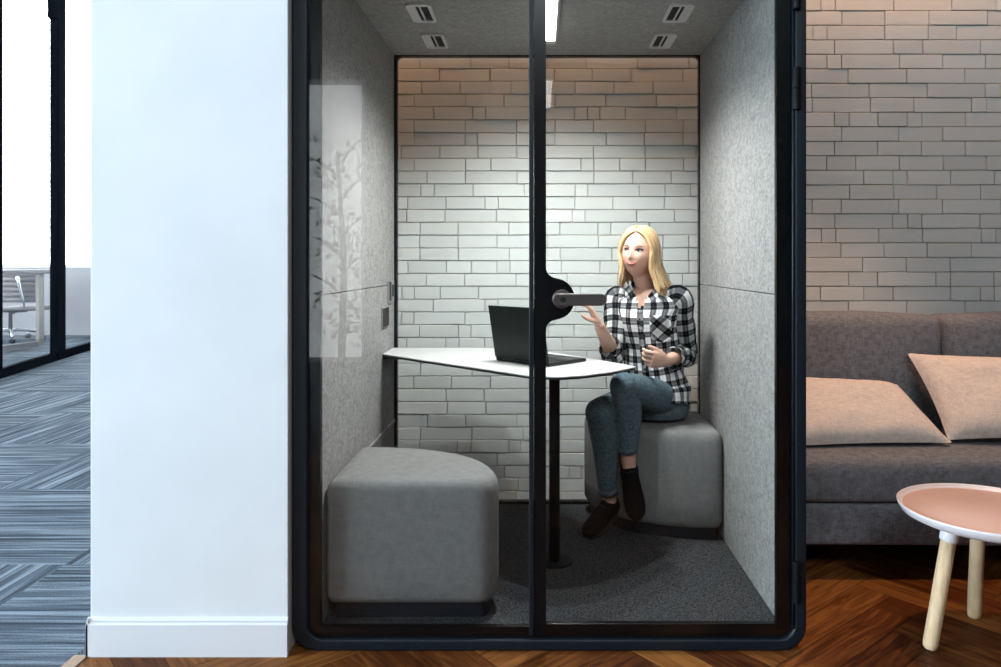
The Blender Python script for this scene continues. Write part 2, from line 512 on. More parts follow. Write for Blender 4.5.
def tube(bm, path, rad, seg=12, ref=None, cap=True, dense=1, mi=0, ratio=1.0, wob=None):
    """loft circles or ellipses along a path; rad = number, or list of r / (ru, rv); ref = direction of u"""
    n = len(path)
    rr = []
    for i in range(n):
        q = rad[i] if isinstance(rad, list) else rad
        rr.append((q[0], q[1]) if isinstance(q, tuple) else (q, q * ratio))
    data = [list(Vector(p)) + list(r) for p, r in zip(path, rr)]
    if dense > 1: data = crom(data, dense)
    pts = [Vector(d[:3]) for d in data]; rr = [(d[3], d[4]) for d in data]
    n = len(pts)
    uvl = bm.loops.layers.uv.get('UVMap') or bm.loops.layers.uv.new('UVMap')
    rings = []; prev = Vector(ref) if ref is not None else None
    lens = [0.0]
    for i in range(n):
        t = (pts[min(i + 1, n - 1)] - pts[max(i - 1, 0)]).normalized()
        if prev is None:
            prev = Vector((0, 0, 1)) if abs(t.z) < 0.9 else Vector((1, 0, 0))
        u = (prev - t * prev.dot(t)).normalized()
        if ref is None: prev = u
        v = t.cross(u)
        if i: lens.append(lens[-1] + (pts[i] - pts[i - 1]).length)
        ring = []
        for k in range(seg):
            a = 2 * PI * k / seg
            s = 1.0 + (wob(a, lens[-1]) if wob else 0)
            ring.append(bm.verts.new(pts[i] + u * (math.cos(a) * rr[i][0] * s) + v * (math.sin(a) * rr[i][1] * s)))
        rings.append(ring)
    circ = 2 * PI * max(sum(r) / 2 for r in rr)
    for i in range(n - 1):
        for k in range(seg):
            j = (k + 1) % seg
            f = bm.faces.new((rings[i][k], rings[i][j], rings[i + 1][j], rings[i + 1][k]))
            f.material_index = mi; f.smooth = True
            us = (k / seg * circ, (k + 1) / seg * circ)
            for lp, (a, b) in zip(f.loops, ((us[0], lens[i]), (us[1], lens[i]), (us[1], lens[i + 1]), (us[0], lens[i + 1]))):
                lp[uvl].uv = (a, b)
    if cap:
        f = bm.faces.new(rings[0][::-1]); f.material_index = mi
        f = bm.faces.new(rings[-1]); f.material_index = mi
    return rings


def disc(bm, c, r, h, axis='z', seg=32, mi=0, r2=None):
    c = Vector(c); d = {'x': Vector((1, 0, 0)), 'y': Vector((0, 1, 0)), 'z': Vector((0, 0, 1))}[axis]
    tube(bm, [c, c + d * h], [r, r if r2 is None else r2], seg=seg, mi=mi)


def ellipsoid(bm, c, rx, ry, rz, seg=16, mi=0, rot=None):
    res = bmesh.ops.create_uvsphere(bm, u_segments=seg, v_segments=seg // 2 + 2, radius=1)
    mt = Matrix.Diagonal((rx, ry, rz, 1))
    if rot is not None: mt = rot.to_4x4() @ mt
    bmesh.ops.transform(bm, matrix=Matrix.Translation(Vector(c)) @ mt, verts=res['verts'])


def fuse(bm, voxel, smooth_n=4):
    """union of overlapping closed shapes: voxel remesh, then a little smoothing; returns a bmesh"""
    me = bpy.data.meshes.new('tmp'); bm.to_mesh(me); bm.free()
    o = bpy.data.objects.new('tmp', me); COL.objects.link(o)
    r = o.modifiers.new('r', 'REMESH'); r.mode = 'VOXEL'; r.voxel_size = voxel; r.use_smooth_shade = True
    s = o.modifiers.new('s', 'SMOOTH'); s.factor = 0.5; s.iterations = smooth_n
    dg = bpy.context.evaluated_depsgraph_get()
    m2 = bpy.data.meshes.new_from_object(o.evaluated_get(dg))
    out = bmesh.new(); out.from_mesh(m2)
    bpy.data.objects.remove(o); bpy.data.meshes.remove(me); bpy.data.meshes.remove(m2)
    for f in out.faces: f.smooth = True
    return out


def copy_tree(o, parent=None):
    c = o.copy(); COL.objects.link(c); c.parent = parent
    for ch in list(o.children): copy_tree(ch, c)
    return c


# ------------------------------------------------------------------ the setting
WX, WALLY, CEIL = -1.385, 3.75, 5.8      # left face of the white pier, brick wall plane, loft ceiling

# herringbone oak floor
bm = NB()
uvl = bm.loops.layers.uv.new('UVMap')
tone = bm.faces.layers.float.new('tone')
PW, PL = 0.125, 0.625
X0, X1, Y0, Y1 = WX, 4.5, -4.0, WALLY


def clip(poly, nx, ny, c):
    out = []
    for i in range(len(poly)):
        a, b = poly[i], poly[(i + 1) % len(poly)]
        da = nx * a[0] + ny * a[1] - c; db = nx * b[0] + ny * b[1] - c
        if da <= 0: out.append(a)
        if (da < 0) != (db < 0) and da != db:
            t = da / (da - db)
            out.append([a[k] + (b[k] - a[k]) * t for k in range(4)])
    return out


cs = math.cos(R(40)); sn = math.sin(R(40))
for i in range(-90, 90):
    for j in range(-14, 15):
        ox = i * PW - j * PL; oy = i * PW + j * PL
        for (x, y, w, h, vert) in ((ox, oy, PL, PW, 0), (ox, oy + PW, PW, PL, 1)):
            g = 0.0012
            q = [[x + g, y + g], [x + w - g, y + g], [x + w - g, y + h - g], [x + g, y + h - g]]
            off = random.random() * 40
            pl = []
            for p in q:
                u, v = (p[1] - y, p[0] - x) if vert else (p[0] - x, p[1] - y)
                pl.append([1.5 + p[0] * cs - p[1] * sn, 0.3 + p[0] * sn + p[1] * cs, u + off, v + off])
            for (nx, ny, c) in ((-1, 0, -X0), (1, 0, X1), (0, -1, -Y0), (0, 1, Y1)):
                pl = clip(pl, nx, ny, c)
                if len(pl) < 3: break
            if len(pl) < 3: continue
            vs = [bm.verts.new((p[0], p[1], 0)) for p in pl]
            f = bm.faces.new(vs)
            f[tone] = random.random()
            for lp, p in zip(f.loops, pl): lp[uvl].uv = (p[2], p[3])
bmesh.ops.recalc_face_normals(bm, faces=bm.faces)
for f in bm.faces:
    if f.normal.z < 0: f.normal_flip()
box(bm, X0, X1, Y0, Y1, -0.12, -0.003, 1)
struct('floor_wood', bm, [M['planks'], M['wood_gap']])
bm = NB(); box(bm, -10.2, WX - 0.045, -4, 12.4, -0.12, 0); struct('floor_carpet', bm, M['carpet'])
bm = NB(); box(bm, WX - 0.045, WX - 0.0, -4, 2.305, -0.02, 0.004); struct('trim_threshold', bm, M['oak_edge'], bevel=0.003)

# brick wall: individual bricks in two coursings (behind the booth / beside it)
def brick_wall(name, x0, x1, z1, course, lens, seed):
    rnd = random.Random(seed)
    bm = NB()
    tn = bm.faces.layers.float.new('tone')
    box(bm, x0, x1, WALLY + 0.009, WALLY + 0.2, -0.05, z1, 1)
    z = 0.0; g = 0.0040
    while z < z1 - course * 0.5:
        unit = course * 1.0; x = x0 - rnd.randrange(4) * unit - (0.5 * unit if rnd.random() < .5 else 0)
        while x < x1:
            w = rnd.choice(lens) * unit + rnd.uniform(-.003, .003)
            a = max(x + g / 2, x0); b = min(x + w - g / 2, x1)
            if b - a > 0.02:
                d = rnd.uniform(-0.0025, 0.003)
                tilt = rnd.uniform(-0.0015, 0.0015)
                n0 = len(bm.faces)
                zz0 = z + g / 2 + rnd.uniform(-.0008, .0008); zz1 = z + course - g / 2
                fs = box(bm, a, b, WALLY - 0.004 + d, WALLY + 0.012, zz0, zz1, 0)
                vs = {v for f in fs for v in f.verts if v.co.y < WALLY}
                for v in vs:
                    v.co.y += tilt * (1 if v.co.x > (a + b) / 2 else -1) + rnd.uniform(-.001, .001)
                    v.co.z += rnd.uniform(-.001, .001)
                t = rnd.random() * 0.65
                for f in fs: f[tn] = t
            x += w
        z += course
    bmesh.ops.recalc_face_normals(bm, faces=bm.faces)
    return struct(name, bm, [M['brick'], M['mortar']], bevel=0.0025, seg=2)


brick_wall('wall_back', -0.95, 1.0, 2.75, 0.064, [1, 2, 3, 4, 4, 3, 4, 3], 3)
brick_wall('wall_back_right', 1.0, 4.5, 2.75, 0.0725, [1, 2, 3, 3, 4, 3, 4], 11)
bm = NB(); box(bm, -0.95, 4.5, WALLY, WALLY + 0.2, 2.75, CEIL); struct('wall_back_upper', bm, M['plaster'])
# white pier left of the booth with its moulded baseboard
bm = NB(); box(bm, WX, -0.776, 2.31, WALLY + 0.2, 0, CEIL); struct('wall_white_pier', bm, M['white_wall'], bevel=0.003)
bm = NB()
prof = [(0, 0), (0.014, 0), (0.014, 0.098), (0.010, 0.104), (0.010, 0.110), (0.005, 0.116), (0, 0.117)]
prism(bm, [(2.31 - d, z) for d, z in prof], WX - 0.006, -0.7745, 'yz')
prism(bm, [(WX - d * .45, z) for d, z in prof], 2.296, WALLY + 0.2, 'xz')
struct('baseboard_pier', bm, M['white_trim'])
bm = NB(); box(bm, -1.385, -1.2, WALLY + 0.2, 12.4, 0, CEIL); struct('wall_corridor', bm, M['white_wall'])
bm = NB(); box(bm, 4.5, 4.7, -4, WALLY + 0.2, 0, CEIL); struct('wall_right', bm, M['dark_plaster'])
bm = NB(); box(bm, -10.4, 4.7, -4.2, 12.6, CEIL, CEIL + 0.2); struct('ceiling', bm, M['ceiling'])
# left (office) outside wall: low wall, tall window band
bm = NB(); box(bm, -10.4, -10.2, -4.2, 12.6, 0, 0.9); box(bm, -10.4, -10.2, -4.2, 12.6, 5.3, CEIL); struct('wall_left', bm, M['white_wall'])
# far office wall with windows above a low grey wall
bm = NB(); box(bm, -10.2, -1.2, 12.4, 12.6, -0.1, 1.12); box(bm, -10.2, -1.2, 12.4, 12.6, 5.65, CEIL); struct('wall_far', bm, M['plaster'])
# wall behind the camera with a tall narrow window
RWX0, RWX1, RWZ0, RWZ1 = -2.76, -2.03, 0.04, 3.34
bm = NB()
box(bm, -10.4, RWX0, -4.2, -4.0, 0, CEIL); box(bm, RWX1, 4.7, -4.2, -4.0, 0, CEIL)
box(bm, RWX0, RWX1, -4.2, -4.0, 0, RWZ0); box(bm, RWX0, RWX1, -4.2, -4.0, RWZ1, CEIL)
struct('wall_rear', bm, M['dark_plaster'])


def window(name, outer, inner, d0, d1, pane, plane):
    root = bpy.data.objects.new(name, None); COL.objects.link(root); root['kind'] = 'structure'
    return root


def rect_window(name, axis, fixed, a0, a1, z0, z1, mull):
    """framed glazing in a plane of constant x or y"""
    root = bpy.data.objects.new(name, None); COL.objects.link(root); root['kind'] = 'structure'
    bm = NB(); t = 0.05

    def bx(b, p0, p1, q0, q1, th):
        if axis == 'x': box(b, fixed - th, fixed + th, p0, p1, q0, q1)
        else: box(b, p0, p1, fixed - th, fixed + th, q0, q1)
    bx(bm, a0, a1, z0, z0 + t, 0.04); bx(bm, a0, a1, z1 - t, z1, 0.04)
    for i in range(mull + 1):
        p = a0 + (a1 - a0 - t) * i / mull
        bx(bm, p, p + t, z0, z1, 0.04)
    f = obj('window_frame', bm, M['white_trim'], root, bevel=0.004)
    bm = NB(); bx(bm, a0, a1, z0, z1, 0.004)
    g = obj('window_pane', bm, M['glass_clear'], root)
    return root


rect_window('window_1', 'x', -10.3, -4.2, 12.6, 0.9, 5.3, 6)
rect_window('window_2', 'y', 12.5, -10.2, -1.2, 1.12, 5.65, 1)
rect_window('window_3', 'y', -4.1, RWX0, RWX1, RWZ0, RWZ1, 1)

# tree outside the window behind the camera (seen mirrored in the booth glass)
tr = thing('leafy_tree', 'leafy green tree outside the tall window, mirrored in the booth glass', 'tree', (-2.6, -5.6, 0))
bm = NB()
rnd = random.Random(5)
for k in range(1500):
    z = rnd.uniform(0.1, 2.9)
    c = Vector((-2.62 + rnd.gauss(0, 0.22) - 0.12 * (z > 2.2), -5.5 + rnd.uniform(-.5, .5), z))
    if noise.noise(c * 2.6) < -0.06: continue
    d = Vector((rnd.uniform(-1, 1), rnd.uniform(-1, 1), rnd.uniform(-1, 1))).normalized()
    e = d.cross(Vector((rnd.uniform(-1, 1), rnd.uniform(-1, 1), 1))).normalized()
    s = rnd.uniform(.03, .055)
    vs = [bm.verts.new(c + p) for p in (-d * s, e * s * .45, d * s, -e * s * .45)]
    bm.faces.new(vs)
obj('foliage', bm, M['leaf'], tr)
bm = NB()
tube(bm, [(-2.72, -5.6, -0.1), (-2.68, -5.55, 1.2), (-2.75, -5.5, 2.7)], [.05, .04, .02], dense=4)
for k in range(9):
    z = .5 + k * .26; s = (-1) ** k
    tube(bm, [(-2.7, -5.57, z), (-2.7 + .2 * s, -5.4, z + .2), (-2.7 + .42 * s, -5.3, z + .3)], [.018, .012, .005], seg=6, dense=3)
obj('trunk', bm, M['bark'], tr)

# black framed glass partition between corridor and office
PA, PB = Vector((-3.0, -3.6, 0)), Vector((-6.68, 12.4, 0))
pd = (PB - PA).normalized(); pn = Vector((pd.y, -pd.x, 0))


def part_at(Y):
    return PA + (PB - PA) * ((Y - PA.y) / (PB.y - PA.y))


_p = part_at(7.82)
shift = Vector((-5.63 - _p.x, 0, 0)); PA += shift; PB += shift
pt = bpy.data.objects.new('wall_glass_partition', None); COL.objects.link(pt); pt['kind'] = 'structure'
bm = NB(); A, B = part_at(-3.95), part_at(12.35)
obox(bm, (A + B) / 2 + Vector((0, 0, 0.05)), (B - A) / 2, pn * 0.035, Vector((0, 0, 0.05)))
obox(bm, (A + B) / 2 + Vector((0, 0, CEIL - 0.06)), (B - A) / 2, pn * 0.035, Vector((0, 0, 0.06)))
obj('floor_rail', bm, M['frame_black'], pt, bevel=0.004)
for Y in (-1.3, 1.7, 4.7, 7.72, 9.28, 11.6):
    bm = NB(); c = part_at(Y)
    w = 0.11 if Y == 9.28 else 0.045
    obox(bm, c + Vector((0, 0, CEIL / 2)), pd * w, pn * 0.05, Vector((0, 0, CEIL / 2 - 0.02)))
    if Y == 9.28:
        obox(bm, c - pd * (w + 0.03) + Vector((0, 0, 4.9)), pd * 0.035, pn * 0.055, Vector((0, 0, 0.72)))
    obj('post', bm, M['frame_black'], pt, bevel=0.004)
bm = NB(); obox(bm, (A + B) / 2 + Vector((0, 0, CEIL / 2)), (B - A) / 2, pn * 0.004, Vector((0, 0, CEIL / 2 - 0.1)))
obj('pane', bm, M['glass_clear'], pt)

# ------------------------------------------------------------------ office: table and chair behind the partition
c0 = at(22, 340, 11.35); c0.z = 0
oc = thing('office_chair', 'grey ribbed swivel chair with white armrest behind the glass partition', 'chair', c0)
S = 1.12
bm = NB()
bb = c0 + Vector((-0.06, 0.05, 0))
for k in range(6):   # ribbed back
    z = (0.57 + k * 0.068) * S
    tube(bm, [bb + Vector((-.34, -.1 + .012 * k, z)), bb + Vector((0, -.12 + .012 * k, z)), bb + Vector((.37, -.1 + .012 * k, z))], [(.034 * S, .03)] * 3, seg=10, ref=(0, 0, 1))
obj('backrest', bm, M['mesh_grey'], oc, smooth=True)
bm = NB()
for k in range(6):
    y = -.05 + k * .075
    tube(bm, [bb + Vector((-.3, y, .50)), bb + Vector((.3, y, .50))], [(.04, .032)] * 2, seg=10, ref=(0, 1, 0))
obj('seat', bm, M['mesh_grey'], oc, smooth=True)
bm = NB()
tube(bm, [bb + Vector((.06, -.17, .98)), bb + Vector((.10, -.2, .96)), bb + Vector((.14, -.2, .80)), bb + Vector((.17, -.17, .60)), bb + Vector((.12, -.1, .52))], [.012, .028, .018, .016, .014], dense=5, seg=8)
obj('armrest', bm, M['chrome'], oc, smooth=True)
bm = NB()
tube(bm, [bb + Vector((-.36, -.17, .98)), bb + Vector((-.38, -.2, .96)), bb + Vector((-.36, -.2, .80)), bb + Vector((-.34, -.17, .60)), bb + Vector((-.3, -.1, .52))], [.012, .028, .018, .016, .014], dense=5, seg=8)
obj('armrest', bm, M['chrome'], oc, smooth=True)
bb = bb + Vector((-.2, 0, 0))
bm = NB(); tube(bm, [bb + Vector((-.02, .1, .12)), bb + Vector((-.02, .1, .48))], [.03, .024]); obox(bm, bb + Vector((0, .1, .46)), (.2, 0, 0), (0, .06, 0), (0, 0, .02))
tube(bm, [bb + Vector((.02, .1, .42)), bb + Vector((.24, .0, .50))], .014, seg=8)
obj('column', bm, M['alu'], oc)
bm = NB()
for k in range(5):
    bc = NB()
    a = R(20 + 72 * k)
    e = bb + Vector((-.02 + .42 * math.cos(a), .1 + .42 * math.sin(a), 0))
    tube(bm, [bb + Vector((-.02, .1, .17)), bb + Vector((-.02 + .17 * math.cos(a), .1 + .17 * math.sin(a), .165)), e + Vector((0, 0, .12)), e + Vector((0, 0, .07))], [.032, .026, .022, .014], dense=4, seg=8)
    tube(bc, [e + Vector((-.03, 0, .033)), e + Vector((.03, 0, .033))], .033, seg=14)
    obj('caster', bc, M['rubber'], oc, smooth=True)
obj('star_base', bm, M['chrome'], oc, smooth=True)

tpos = at(20, 350, 10.3); tpos.z = 0
ot = thing('conference_table', 'grey conference table with flat metal legs behind the glass partition', 'table', tpos)
tdir = (at(43, 347, 10.4) - at(0, 354, 9.75)); tdir.z = 0; tdir.normalize(); tn2 = Vector((tdir.y, -tdir.x, 0))
Tend = at(40, 345, 10.6); Tend.z = 0
bm = NB(); obox(bm, Tend + tdir * -1.0 + Vector((0, 0, 1.075)), tdir * 1.06, tn2 * .35, Vector((0, 0, .028)))
obj('tabletop', bm, M['office_grey'], ot, bevel=0.005)
for s in (0, -1.9):
    bm = NB()
    obox(bm, Tend + tdir * s + Vector((0, 0, .54)), tdir * .045, tn2 * .03, Vector((0, 0, .505)))
    obj('leg', bm, M['office_beige'], ot, bevel=0.004)
bm = NB(); obox(bm, Tend + tdir * -.95 + Vector((0, 0, .055)), tdir * .875, tn2 * .035, Vector((0, 0, .04)))
obj('foot_rail', bm, M['office_grey'], ot, bevel=0.004)

# ------------------------------------------------------------------ the booth
FY = 2.33                       # front plane
BL, BR, BT = -0.7735, 0.8294, 2.30   # outside left / right / top
IL, IR, IZ, IT, IY = -0.688, 0.755, 0.068, 2.186, 3.54   # inside faces
booth = thing('meeting_booth', 'tall navy framed glass meeting booth with grey felt walls', 'booth', ((BL + BR) / 2, 2.93, 0))
bm = NB()
ring_prism(bm, rrect(BL, BR, 0, BT, 0.078, 10), rrect(BL + .052, BR - .037, .036, BT - .05, 0.048, 10), FY, FY + .06)
obj('front_frame', bm, M['navy'], booth, bevel=0.008, seg=3)
bm = NB()   # black printed border behind the frame
ring_prism(bm, rrect(BL + .05, BR - .035, .034, BT - .048, 0.046, 10), rrect(-.686, .739, .070, BT - .09, 0.006, 10), FY + .014, FY + .034)
obj('glass_border', bm, M['black'], booth)
bm = NB(); box(bm, BL + .01, IL - .012, FY + .045, IY + .02, .01, BT - .01); obj('side_shell', bm, M['navy'], booth, bevel=0.01)
bm = NB(); box(bm, IR + .012, BR - .01, FY + .045, IY + .02, .01, BT - .01); obj('side_shell', bm, M['navy'], booth, bevel=0.01)
bm = NB(); box(bm, IL - .012, IR + .012, FY + .045, IY + .02, IT + .012, BT - .01); obj('roof', bm, M['navy'], booth)
bm = NB(); box(bm, IL - .012, IR + .012, FY + .045, IY + .02, .01, IZ - .006); obj('floor_slab', bm, M['navy'], booth)
SEAM = 1.105
for xa, xb in ((IL - .012, IL), (IR, IR + .012)):
    for za, zb in ((IZ, SEAM - .0015), (SEAM + .0015, IT)):
        bm = NB(); box(bm, xa, xb, FY + .036, IY - .005, za, zb)
        obj('felt_panel', bm, M['felt'], booth, bevel=0.0015)
bm = NB(); box(bm, IL, IR, FY + .036, IY - .005, IT, IT + .012); obj('ceiling_panel', bm, M['felt_ceiling'], booth)
bm = NB(); box(bm, IL, IR, FY + .036, IY - .005, IZ - .006, IZ); obj('carpet', bm, M['booth_carpet'], booth)
# rear glazing with slim black frame
bm = NB()
ring_prism(bm, rrect(IL - .02, IR + .02, IZ - .05, IT + .03, 0.004, 3), rrect(-.674, IR - .006, .081, IT - .006, 0.02, 3), IY - .005, IY + .03)
obj('rear_frame', bm, M['black'], booth)
bm = NB(); box(bm, IL, IR, IY + .01, IY + .016, IZ, IT); obj('rear_glass', bm, M['glass_clear'], booth)
# fixed pane on the left
bm = NB(); box(bm, BL + .053, -.012, FY + .008, FY + .011, .05, BT - .06); obj('fixed_glass', bm, M['glass'], booth)
bm = NB(); box(bm, -.034, -.020, FY - .002, FY + .034, .050, BT - .05); obj('centre_post', bm, M['navy'], booth, bevel=0.002)
# door leaf on the right
dv = (0.792, FY, 0.07)
door = bpy.data.objects.new('door', None); COL.objects.link(door); door.parent = booth; door.location = Vector(dv) - booth.location
bm = NB()
hx, hz = 0.056, EYE - 37 * FY / F_PX
# stile with the swelling that carries the handle
out = [(-.019, .052), (.0186, .052), (.0186, hz - .105)]
for k in range(1, 9):   # lower fillet
    a = R(180 - 90 * k / 8); out.append((.0186 + .033 + .033 * math.cos(a), hz - .098 + .033 * math.sin(a)))
for k in range(0, 19):
    a = R(-90 + 180 * k / 18); out.append((.046 + .062 * math.cos(a), hz + .064 * math.sin(a)))
for k in range(0, 9):
    a = R(270 - 90 * k / 8); out.append((.0186 + .033 + .033 * math.cos(a), hz + .098 + .033 * math.sin(a)))
out += [(.0186, BT - .05), (-.019, BT - .05)]
prism(bm, out, FY + .001, FY + .03, 'xz')
obj('door_stile', bm, M['black'], door, bevel=0.002)
bm = NB(); box(bm, .0, .775, FY + .004, FY + .007, .052, BT - .055); obj('door_glass', bm, M['glass'], door)
bm = NB(); box(bm, .0186, .74, FY + .009, FY + .03, .052, .082); obj('bottom_rail', bm, M['black'], door, bevel=0.002)
bm = NB()
hc = Vector((.068, FY + .001, hz))
disc(bm, hc + Vector((0, -.010, 0)), .030, .010, 'y', 40)
prism(bm, [(x, z) for x, z in [(hc.x - .012 + .0, hz - .0185), ] + [(hc.x + .117 + .0185 * math.sin(R(a)), hz - .0185 * math.cos(R(a))) for a in range(0, 181, 15)] + [(hc.x - .012, hz + .0185)] + [(hc.x - .012 - .0185 * math.sin(R(a)), hz + .0185 * math.cos(R(a))) for a in range(15, 166, 15)]], FY - .052, FY - .038, 'xz')
disc(bm, hc + Vector((0, -.044, 0)), .014, .040, 'y', 24)
hd = obj('door_handle', bm, M['bronze'], door, bevel=0.003, seg=3, label='bronze grey lever handle')
bm = NB(); disc(bm, hc + Vector((0.002, -.0550, 0)), .009, .004, 'y', 24)
obj('lock_cylinder', bm, M['slot'], hd)
for z0, z1 in ((EYE + (262 - 110) * FY / F_PX, EYE + (262 - 68) * FY / F_PX), (EYE - (602 - 262) * FY / F_PX, EYE - (561 - 262) * FY / F_PX), (EYE + (262 - 10) * FY / F_PX, EYE + (262 + 32) * FY / F_PX)):
    bm = NB()
    x = .795
    tube(bm, [(x, FY - .008, z0), (x, FY - .008, (z0 + z1) / 2 - .001)], .0115, seg=16)
    tube(bm, [(x, FY - .008, (z0 + z1) / 2 + .001), (x, FY - .008, z1)], .0115, seg=16)
    box(bm, x, x + .014, FY - .010, FY + .002, z0, z1)
    h = obj('hinge', bm, M['black_matte'], door, bevel=0.001)
bm = NB(); tube(bm, [(.787, FY + .003, .07), (.787, FY + .003, BT - .09)], .004, seg=8)
obj('gasket', bm, M['navy'], door, smooth=True)

# ceiling vents: pale rimmed housings with dark slots
for (x, y, flip) in ((-.463, 2.93, 1), (-.462, 3.30, 1), (.540, 2.93, -1), (.540, 3.30, -1)):
    bm = NB(); w, d = .048, .105
    o2 = rrect(x - w, x + w, y - d, y + d, .02, 5)
    i2 = rrect(x - w + .012, x + w - .012, y - d + .02, y + d - .02, .004, 5)
    # rim as a frame hanging 6 mm below the ceiling
    z0, z1 = IT - .008, IT
    n = len(o2)
    ro0 = [bm.verts.new((p[0], p[1], z0)) for p in o2]; ro1 = [bm.verts.new((p[0], p[1], z1)) for p in o2]
    ri0 = [bm.verts.new((p[0], p[1], z0)) for p in i2]; ri1 = [bm.verts.new((p[0], p[1], z1 - .001)) for p in i2]
    for i in range(n):
        j = (i + 1) % n
        bm.faces.new((ro0[i], ro0[j], ri0[j], ri0[i])); bm.faces.new((ro0[i], ro1[i], ro1[j], ro0[j])); bm.faces.new((ri0[i], ri0[j], ri1[j], ri1[i]))
    for k in (0, 1):
        sx = x + flip * (.000 - k * .022) + flip * .004
        box(bm, sx - .003, sx + .003, y - d + .018, y + d - .018, z0, z1 - .001)
    bmesh.ops.recalc_face_normals(bm, faces=bm.faces)
    v = obj('ceiling_vent', bm, M['vent'], booth, label='pale grey slotted ceiling vent')
    bm = NB(); box(bm, x - w + .01, x + w - .01, y - d + .018, y + d - .018, z1 - .0025, z1 - .0008); obj('slot', bm, M['slot'], v)
    bm = NB(); xx = x - flip * .024; box(bm, xx - .012, xx + .012, y - d + .018, y + d - .018, z0 + .001, z1 - .001); obj('damper', bm, M['vent'], v)

# linear lamp under the booth ceiling
LX = 0.042
bm = NB()
prism(bm, fillet([(LX - .038, IT), (LX + .038, IT), (LX + .026, IT - .03), (LX - .026, IT - .03)], [0, 0, .012, .012], 5), 2.50, 3.26, 'xz')
lh = obj('lamp_housing', bm, M['vent'], booth, smooth=False, bevel=0.002, label='white linear ceiling lamp housing')
bm = NB(); box(bm, LX - .022, LX + .022, 2.51, 3.20, IT - .033, IT - .0285); obj('lamp_diffuser', bm, M['lamp'], lh, label='glowing white lamp diffuser')
for k, y in enumerate((2.62, 2.86, 3.10)):
    d = bpy.data.lights.new('booth_lamp', 'SPOT'); d.energy = 62; d.color = (0.98, 1.0, 0.98)
    d.spot_size = R(152); d.spot_blend = 1.0; d.shadow_soft_size = 0.025
    o = bpy.data.objects.new('booth_lamp', d); COL.objects.link(o); o.location = (LX, y, IT - .065)

# control panel and socket on the left felt wall
bm = NB(); xw = IL
ring = at(392, 281, 3.42).z, at(392, 303, 3.42).z
box(bm, xw, xw + .008, 3.385, 3.50, ring[1], ring[0])
cp = obj('control_panel', bm, M['plate'], booth, bevel=0.002, label='pale switch panel with two dark buttons')
bm = NB(); box(bm, xw + .006, xw + .010, 3.388, 3.425, ring[1] + .012, ring[0] - .003); box(bm, xw + .006, xw + .010, 3.448, 3.482, ring[1] + .028, ring[0] - .018)
obj('switch_button', bm, M['slot'], cp)
bm = NB(); box(bm, xw, xw + .006, 3.245, 3.385, at(387, 327, 3.31).z, at(387, 307, 3.31).z)
so = obj('power_socket', bm, M['plate'], booth, bevel=0.002, label='dark power socket in a grey rim')
bm = NB(); box(bm, xw + .004, xw + .008, 3.249, 3.381, at(387, 326.3, 3.31).z, at(387, 308, 3.31).z)
obj('socket_face', bm, M['slot'], so)
# felt strip added on the left wall to imitate a pale glass reflection
bm = NB(); box(bm, IL, IL + .006, 2.84, IY - .006, .452, .470); obj('reflection_strip', bm, M['felt'], booth, bevel=0.002)

# ------------------------------------------------------------------ stools
def stool(name, label, ox, oy, turn, group):
    """quarter-round upholstered seat; the square corner is the local origin, sides run +x (0.545) and +y (0.42)"""
    t = thing(name, label, 'stool', (ox, oy, IZ), group)
    rx, ry = 0.555, 0.465

    def base_outline():
        pts = [(0, 0), (rx - .03, 0)]
        for i in range(1, 14):
            a = R(90 * i / 14)
            e = 0.86
            pts.append((rx * math.cos(a) ** e, ry * math.sin(a) ** e))
        pts.append((0, ry))
        f = fillet(pts, [.012, .035] + [0.0] * 13 + [.03], 6)
        f = f + [f[0]]
        ln = [0]
        for a, b in zip(f, f[1:]): ln.append(ln[-1] + (b - a).length)
        out = []; q = 0
        for i in range(120):
            t = ln[-1] * i / 120
            while ln[q + 1] < t: q += 1
            w = (t - ln[q]) / max(1e-9, ln[q + 1] - ln[q])
            out.append(f[q].lerp(f[q + 1], w))
        for _ in range(2):
            out = [(out[i - 1] + out[i] * 2 + out[(i + 1) % 120]) / 4 for i in range(120)]
        return out
    B0 = base_outline()
    cen = Vector((rx * .42, ry * .42))

    def outline(k):
        if k < .05:
            res = []
            for i in range(120):
                t = (B0[(i + 1) % 120] - B0[i - 1]).normalized()
                res.append(B0[i] + Vector((-t.y, t.x)) * k)
            return res
        return [p + (cen - p) * (k / (p - cen).length) for p in B0]
    c, s = (1, 0) if turn == 0 else (-1, 0)

    def W(p): return (ox + c * p[0], oy + c * p[1])
    bm = NB(); z0, z1 = .114, .515
    # layered outlines give softly crowned top and rolled edges
    layers = [(.030, z0 + .0), (.012, z0 + .008), (0, z0 + .03)] + [(0, z0 + .03 + (z1 - z0 - .075) * i / 4) for i in range(1, 5)] + [(.003, z1 - .026), (.010, z1 - .012), (.022, z1 - .003), (.05, z1 + .0), (.11, z1 + .002)]
    rings = []
    for k, z in layers:
        rings.append([bm.verts.new((*W(p), z)) for p in outline(k)])
    n = len(rings[0])
    for a, b in zip(rings, rings[1:]):
        for i in range(n):
            j = (i + 1) % n
            bm.faces.new((a[i], a[j], b[j], b[i]))
    bm.faces.new(rings[0][::-1]); bm.faces.new(rings[-1])
    bmesh.ops.recalc_face_normals(bm, faces=bm.faces)
    obj('seat', bm, M['stool'], t, smooth=True)
    bm = NB(); prism(bm, [W(p) for p in outline(.028)], IZ, z0 + .004)
    obj('plinth', bm, M['navy'], t, bevel=0.002)
    return t


stool('corner_stool', 'quarter-round grey stool in the front left corner of the booth', IL + .003, 2.385, 0, 'quarter-round stools in the booth')
stool('corner_stool', 'quarter-round grey stool the woman sits on', IR - .002, 3.525, 1, 'quarter-round stools in the booth')

